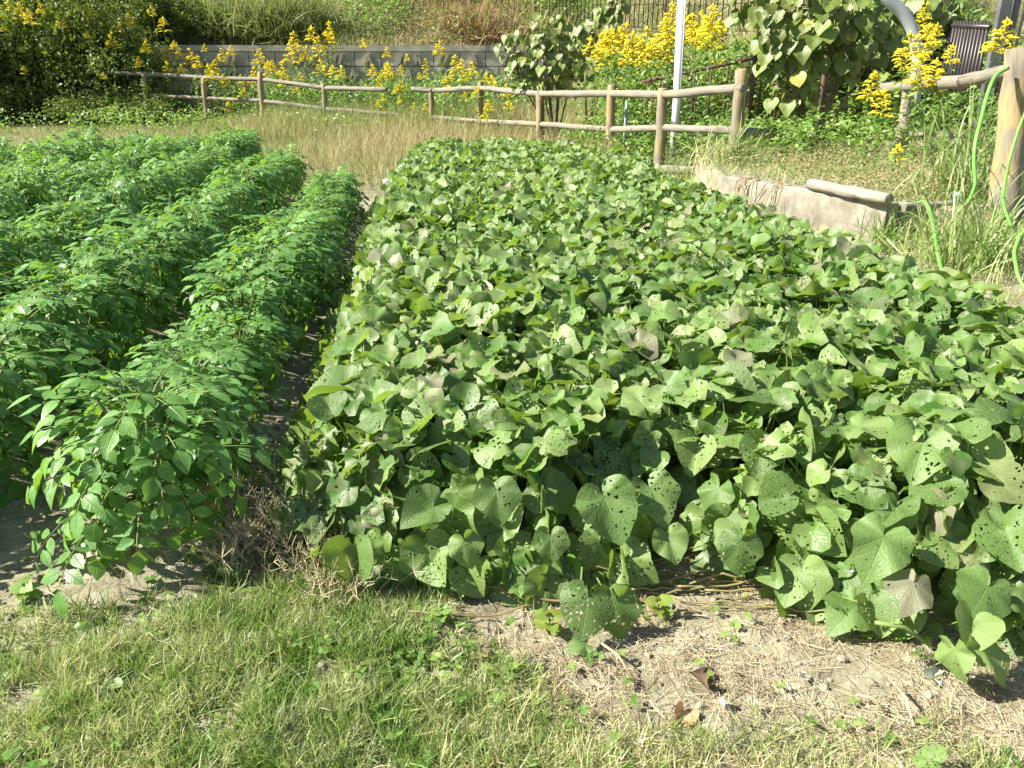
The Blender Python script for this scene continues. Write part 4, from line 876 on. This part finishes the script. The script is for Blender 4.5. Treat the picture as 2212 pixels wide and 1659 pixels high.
seedling(955, 1350, 6, .028, 'tiny round-leaved seedling in the grass edge', M_gleaf, 3)
seedling(60, 1300, 7, .035, 'small weed on bare soil at the lower left', M_gleaf, 4, 'weed')
seedling(90, 1175, 6, .03, 'small dark weed in the shaded furrow mouth at left', M_gleaf, 5, 'weed')
seedling(500, 1265, 5, .035, 'small oval-leaved weed under the nearest potato plant', M_gleaf, 6, 'weed')
seedling(250, 1500, 6, .03, 'pale round-leaved weed in the lawn at lower left', M_gleaf, 7, 'weed')

# ---------------------------------------------------------------- broad-leaved saplings
BL = [heart(16, (.5, 1.), fold=.25+.1*i, droop=.3+.1*i, wave=.05, lob=.2*(i % 2), seed=50+i) for i in range(4)]
BLM = []
for T in BL:
    T.V[0][:, 0] *= 1.15; g = Geo().add(T.V[0], T.L[0], T.S[0], T.UV[0]); g.add(*tube([(0, 0, 0), (0, -.2, .02), (0, -.5, .15)], .018, 4, m=1, cap=False)); BLM.append(g.mesh('leaf', [M_big, M_stem]))
def sapling(px, py, Y, label, blobs, size, seed, base_px=None, base_z=None):
    r_ = np.random.default_rng(seed); b_ = gpt(base_px or px, Y); o = thing('sapling', b_, label, 'sapling'); oo = np.array(o.location); stm = Geo()
    for bx, by, br, n in blobs:
        c = atY(bx, by, Y); R_ = br/FPX*Y; e_ = c-(0, 0, R_*.2)
        stm.add(*tube(np.array([b_, b_*.4+e_*.6+(0, 0, .05), e_, c+(0, 0, R_*.7)])-oo, [.022, .016, .01, .004], 6, cap=False))
        for k in range(n):
            d = nrm(r_.normal(0, 1, 3)*(1, .8, 1)); rr = R_*r_.uniform(.25, 1.05)**.6; p = c+d*rr*(1, .8, 1)
            od = nrm(np.array((d[0], d[1], 0))+r_.normal(0, .3, 3)+(0, -.3, 0)); tipd = od*.7+np.array((0, 0, -.85)); nn = np.array((od[0]*.6-.35, od[1]*.6-.45, .75))+r_.normal(0, .22, 3)
            s_ = size*r_.uniform(.5, 1.15); R = frames(tipd, nn); q = bpy.data.objects.new('leaf', BLM[int(r_.integers(4))]); COL.objects.link(q); q.parent = o; q.matrix_local = Matrix(mat4(R, p-oo-R[:, 1]*s_*.3, s_).tolist())
            if k % 3 == 0: stm.add(*tube(np.array([c*.7+e_*.3, (c+p)/2+(0, 0, .04), p])-oo, [.008, .006, .003], 4, cap=False))
    obj('trunk', (stm, [M_bark]), o)
sapling(1195, 150, 15.6, 'broad-leaved sapling leaning over the back fence, left of the tall goldenrod', [(1110, 110, 38, 26), (1170, 85, 42, 34), (1215, 120, 40, 30), (1185, 160, 50, 44), (1235, 165, 40, 26), (1120, 160, 36, 26), (1210, 70, 30, 18), (1160, 125, 45, 30)], .125, 1, 1200)
sapling(1290, 60, 17.5, 'taller broad-leaved sapling behind and right of the leaning one', [(1255, 85, 32, 20), (1300, 75, 34, 22), (1320, 30, 30, 20), (1345, 5, 25, 14), (1265, 115, 24, 12)], .15, 2, 1270)
sapling(1760, 120, 10.8, 'large broad-leaved sapling right of the rightmost fence corner post, grey-green leaves', [(1690, 110, 40, 16), (1760, 70, 70, 26), (1830, 130, 50, 18), (1720, 175, 70, 26), (1705, 245, 45, 14), (1790, 200, 50, 14), (1840, 50, 60, 20), (1900, 90, 60, 22), (1665, 60, 45, 20), (1750, 10, 70, 34), (1660, 130, 30, 12), (1800, 90, 80, 36)], .145, 3, 1770)
sapling(1880, 120, 11.8, 'broad-leaved sapling behind the grey arched pipe', [(1860, 0, 60, 36), (1780, 0, 55, 30), (1700, 10, 50, 22), (1930, 70, 50, 26), (2030, 100, 45, 26), (2075, 75, 30, 14), (1950, 150, 55, 26), (2000, 20, 50, 30), (1620, 20, 50, 26), (2060, 60, 45, 26)], .15, 4, 1920)

# ---------------------------------------------------------------- goldenrod
def gold_template(seed, kind):
    r_ = np.random.default_rng(seed); H_ = 1.; f = Geo(); fl = Geo(); s_ = Geo()
    P = [(0, 0, -.05), (r_.normal(0, .02), r_.normal(0, .02), .5), (r_.normal(0, .04), r_.normal(0, .04), 1.)]; P = np.array(P); s_.add(*tube(P, [.006, .005, .003], 5, cap=False))
    for k in range(46):
        t = r_.uniform(.08, .86); p = np.array([np.interp(t, [0, .5, 1], P[:, i]) for i in range(3)]); a = k*2.4; d = np.array((math.cos(a), math.sin(a), r_.uniform(-.2, .5))); f.put(LW3, mat4(frames(d, np.array((0, 0, 1.))+r_.normal(0, .2, 3)), p, r_.uniform(.08, .14)), r_.random())
    hh = (.34, .28, .2)[kind]
    for k in range(34 if kind != 2 else 22):
        u = r_.random(); z = 1.04-hh*u; l = .02+(.15 if kind != 2 else .09)*u**.8; a = k*2.4; p0 = P[2]*(z)+0; p0[2] = z
        d = np.array((math.cos(a), math.sin(a), .35)); c = p0+nrm(d)*l*.55; e_ = p0+np.array((math.cos(a)*l, math.sin(a)*l, .02))
        fl.add(*tube([p0, c, e_, e_+(math.cos(a)*.02, math.sin(a)*.02, -.015)], [.002, .008, .008, .002], 4, rnd=r_.random()*.6, jit=.35, rg=r_))
        for q in range(4):
            w_ = r_.random(); pp = c*(1-w_)+e_*w_+r_.normal(0, .006, 3); fl.put(ico(q, .3, 1.), mat4(np.eye(3), pp, r_.uniform(.004, .009)), r_.random())
    fl.add(*tube([(P[2][0], P[2][1], .98), (P[2][0], P[2][1], 1.03), (P[2][0]+.01, P[2][1], 1.08)], [.01, .014, .003], 5, jit=.3, rg=r_))
    return [('stem', s_.mesh('stem', [M_stem])), ('foliage', f.mesh('foliage', [M_gleaf])), ('flower_head', fl.mesh('flower_head', [M_gold]))]
GT = [gold_template(400+i, i % 3) for i in range(6)]
def goldenrod(px, py, Y, sc, label, group=None):
    """px,py = middle of the flower head"""
    h = atY(px, py, Y); h[2] += .12*sc; g0 = zz(h[0], h[1]); H_ = max(h[2]-g0, .35); r_ = int(rng.integers(6))
    o = thing('goldenrod', (h[0], h[1], g0), label, 'goldenrod', group, U(0, 6.28)); zs = H_/1.06
    for nme, me in GT[r_]:
        c = bpy.data.objects.new(nme, me); COL.objects.link(c); c.parent = o
        if nme == 'flower_head': c.location = (0, 0, H_-1.06*sc*1.); c.scale = (sc, sc, sc)
        else: c.scale = (max(sc*.9, .6), max(sc*.9, .6), zs)
GB = 'goldenrod in front of the block wall'
for px, py, Y, sc in [(235, 82, 26.3, 1.3), (263, 90, 26.4, 1.3), (236, 15, 30, 1.3), (222, 120, 25, 1.2), (240, 162, 24.4, 1), (365, 145, 23.2, 1.3), (352, 115, 24, 1.3), (385, 118, 24, 1.4), (410, 118, 24.3, 1.4), (375, 100, 25, 1.2), (395, 150, 23.4, 1.1), (440, 105, 25, 1.), (465, 145, 23.4, 1.4), (478, 115, 24.5, 1.1), (500, 108, 25, 1.), (525, 200, 23, 1.),
        (560, 120, 24.2, 1.5), (600, 150, 23.4, 1.7), (585, 145, 23.6, 1.4), (615, 165, 22.8, 1.2), (640, 85, 25.2, 1.7), (670, 75, 25.3, 1.9), (700, 65, 25.4, 1.9), (715, 85, 25.2, 1.6), (690, 95, 25, 1.7), (655, 110, 25, 1.4), (700, 140, 23.6, 1.3), (715, 155, 23.2, 1.3), (740, 155, 23, 1.2),
        (783, 95, 24, 1.2), (805, 150, 23, 1.1), (830, 145, 22.5, 1.2), (845, 165, 22, 1.2), (815, 175, 22, 1.), (860, 155, 22, 1.3), (868, 185, 21.5, 1.), (953, 102, 22.4, 1.3), (1000, 140, 21.5, 1.2), (960, 175, 20.6, .9), (1047, 170, 19.4, 1.1), (1070, 175, 19.2, 1.), (975, 165, 21, .9), (878, 125, 23, .9), (905, 165, 22, .8), (920, 135, 22.6, .8)]:
    goldenrod(px, py, Y, sc, 'yellow goldenrod stem flowering along the far fence in front of the grey block wall', GB)
for k in range(15): goldenrod(U(395, 1080), U(105, 175), U(21.5, 24.8), U(.8, 1.5), 'yellow goldenrod stem flowering along the far fence in front of the grey block wall', GB)
GB = 'low goldenrod stems under the far rails'
for px, py, Y in [(540, 180, 22.4), (530, 205, 22.2), (850, 205, 21), (865, 225, 20.6), (830, 220, 20.8), (820, 235, 20.4), (895, 240, 20), (925, 240, 19.8), (960, 205, 19.6), (1000, 215, 19), (1060, 235, 17.8), (1030, 205, 18.2), (1095, 200, 17.6), (495, 235, 22), (640, 195, 22), (620, 180, 22.3), (700, 215, 21.4), (1100, 225, 17), (1050, 250, 17)]:
    goldenrod(px, py-8, Y, .8, 'small goldenrod stem with its yellow head below the far fence rail', GB)
GB = 'tall goldenrod thicket around the white pole'
for k in range(46):
    px = U(1290, 1560); py = np.interp(px, [1290, 1400, 1470, 1560], [85, 65, 45, 50])+U(-25, 75)*(.5 if px < 1330 else 1.); goldenrod(px, py, U(13.8, 17), U(1.2, 1.6), 'tall bright goldenrod in the thicket behind the corner of the wooden fence', GB)
for px, py, Y, sc, lab in [(1885, 180, 9.0, .95, 'goldenrod stem leaning at the broken left end of the near rail'), (1910, 213, 8.8, .8, 'goldenrod stem just under the broken rail end'), (1960, 100, 9.0, 1.1, 'goldenrod leftmost in the cluster above the near rail'), (1990, 85, 9.1, 1.15, 'goldenrod tallest in front of the grey arched pipe'), (2018, 80, 9.2, 1., 'goldenrod tilted right of the grey pipe'),
        (2000, 140, 8.7, 1.05, 'goldenrod low in the middle of the cluster above the near rail'), (2030, 148, 8.6, .75, 'narrow goldenrod beside the black fence panel'), (2065, 120, 8.6, .85, 'goldenrod against the black fence panel'), (2175, 75, 7.2, .95, 'goldenrod in front of the black bars above the thick post'), (1935, 325, 7.9, .55, 'small goldenrod alone on the terrace behind the log end'), (2035, 195, 8.8, .6, 'goldenrod sagging under the near rail'), (2000, 25, 11.5, .9, 'small goldenrod at the top edge beside the pipe')]:
    goldenrod(px, py, Y, sc, lab)
GB = 'goldenrod growing up through the dark thicket at left'
for px, py, Y, sc in [(330, 25, 24.3, 1.3), (350, 50, 24, 1.3), (310, 95, 22.9, 1.), (200, 30, 24, 1.3), (190, 75, 22.8, .9), (110, 20, 24, 1.3), (130, 45, 23, 1.2), (8, 60, 22.6, 1.), (15, 12, 23.2, 1.5), (45, 22, 23, 1.5), (70, 35, 22.8, 1.4), (90, 22, 23.2, 1.4), (262, 60, 23.2, 1.2), (285, 40, 23.6, 1.1), (235, 80, 22.8, 1.2), (55, 150, 22.1, .7), (225, 165, 22.3, .8), (300, 130, 22.6, .8)]:
    goldenrod(px, py, Y, sc, 'yellow goldenrod rising out of the dark bushes at the far left', GB)

# ---------------------------------------------------------------- grass clumps
def clump(px, Y, n, h, label, mat, rlo, rhi, seed, w_=.008, spread=.12, lean=.5, name='grass_clump', py=None, bt=BLADES):
    p = gpt(px, Y); o = thing(name, p, label, 'grass clump'); g = Geo(); x = rng.normal(0, spread, n); y = rng.normal(0, spread, n)
    blades_at(g, x, y, U(.5, 1.1, n)*h, U(rlo, rhi, n), z=np.zeros(n), lay=.15, tilt=lean, wid=U(.6, 1.3, n)*w_, temps=bt); obj('blades', (g, [mat]), o, kind='stuff'); return o
LB = [blade(6, .035, b_, U(-.6, .6)) for b_ in (.5, .9, 1.5, 2.1, 2.5)]
clump(2120, 6.9, 170, .95, 'tall green reed-like grass left of the thick right-hand post', M_grass, .05, .6, 1, .013, .14, .18, bt=LB)
clump(2170, 6.0, 110, .7, 'tall green grass in front of the thick right-hand post', M_grass, .05, .6, 2, .012, .12, .25, bt=LB)
clump(2205, 5.6, 110, .45, 'green grass clump cut by the right edge below the post', M_grass, .0, .5, 3, .011, .14, .35, bt=LB)
clump(2150, 5.5, 120, .75, 'tall blades crossing the green hose left of the thick post', M_grass, .1, .6, 14, .010, .16, .2, bt=LB)
clump(2090, 5.9, 120, .5, 'leaning green and yellow blades between the concrete corner and the post', M_grass, .2, .8, 15, .010, .2, .35, bt=LB)
clump(2060, 6.3, 130, .4, 'green and straw grass clump beside the white ball', M_grass, .2, .9, 4, .009, .14, .35, bt=LB)
clump(1960, 6.35, 90, .42, 'upright grass blades growing at the corner of the concrete wall', M_grass, .1, .6, 5, .01, .08, .25, bt=LB)
clump(1560, 9.6, 170, .5, 'dry straw clump with a few green blades at the foot of the corner post', M_grass, .55, 1., 6, .009, .16, .45, bt=LB)
clump(1600, 9.4, 60, .75, 'tall green blades in front of the corner post', M_grass, .1, .5, 7, .011, .1, .3, bt=LB)
clump(1500, 10.6, 90, .5, 'grass clump between the two right-hand posts of the long fence', M_grass, .2, .9, 8, .009, .16, .4, bt=LB)
clump(1470, 11.0, 60, .6, 'thin leaning grass blades beside the three-rail post', M_grass, .1, .6, 9, .009, .14, .4, bt=LB)
clump(1840, 6.3, 60, .22, 'short grass blades against the face of the concrete wall', M_grass, .2, .9, 10, .006, .12, .3)
clump(1700, 7.6, 60, .2, 'dry grass blades at the foot of the concrete wall, far end', M_grass, .6, 1., 11, .006, .12, .4)
for k, (px, Y, hh, lab) in enumerate([(520, 27.5, 1.6, 'silver grass clump drooping over the wall, leftmost of four'), (600, 27.4, 1.9, 'big arching silver grass clump above the wall coping'), (670, 27.8, 1.7, 'silver grass clump right of the biggest one'), (440, 28.2, 1.4, 'straw-tinged silver grass clump high on the slope'), ]):
    clump(px, Y, 520, hh, lab, M_bgr, .05, .62, 20+k, .03, .45, .55, name='silver_grass', bt=LB)
clump(1010, 28, 380, 1.2, 'rust-brown dead fern mass above the right end of the wall', M_bgr, .88, 1., 30, .03, .6, .7, bt=LB)
clump(1060, 27.3, 260, 1.0, 'rust-brown dead grass clump drooping at the right end of the wall', M_bgr, .86, 1., 31, .03, .4, .7, bt=LB)
clump(1160, 27.5, 300, 1.2, 'straw-coloured dead grass behind the leaning sapling', M_bgr, .62, .86, 32, .03, .6, .7, bt=LB)
clump(410, 22.6, 200, .45, 'grey-brown dead weed heap under the first sunlit rail', M_bgr, .5, .7, 33, .012, .25, .7, bt=LB)
print('objects', len(bpy.data.objects), 'tris', sum(sum(len(p.vertices)-2 for p in ()) or sum(1 for _ in ()) for m in ()) if 0 else sum(len(m.loops)-2*len(m.polygons) for m in bpy.data.meshes))
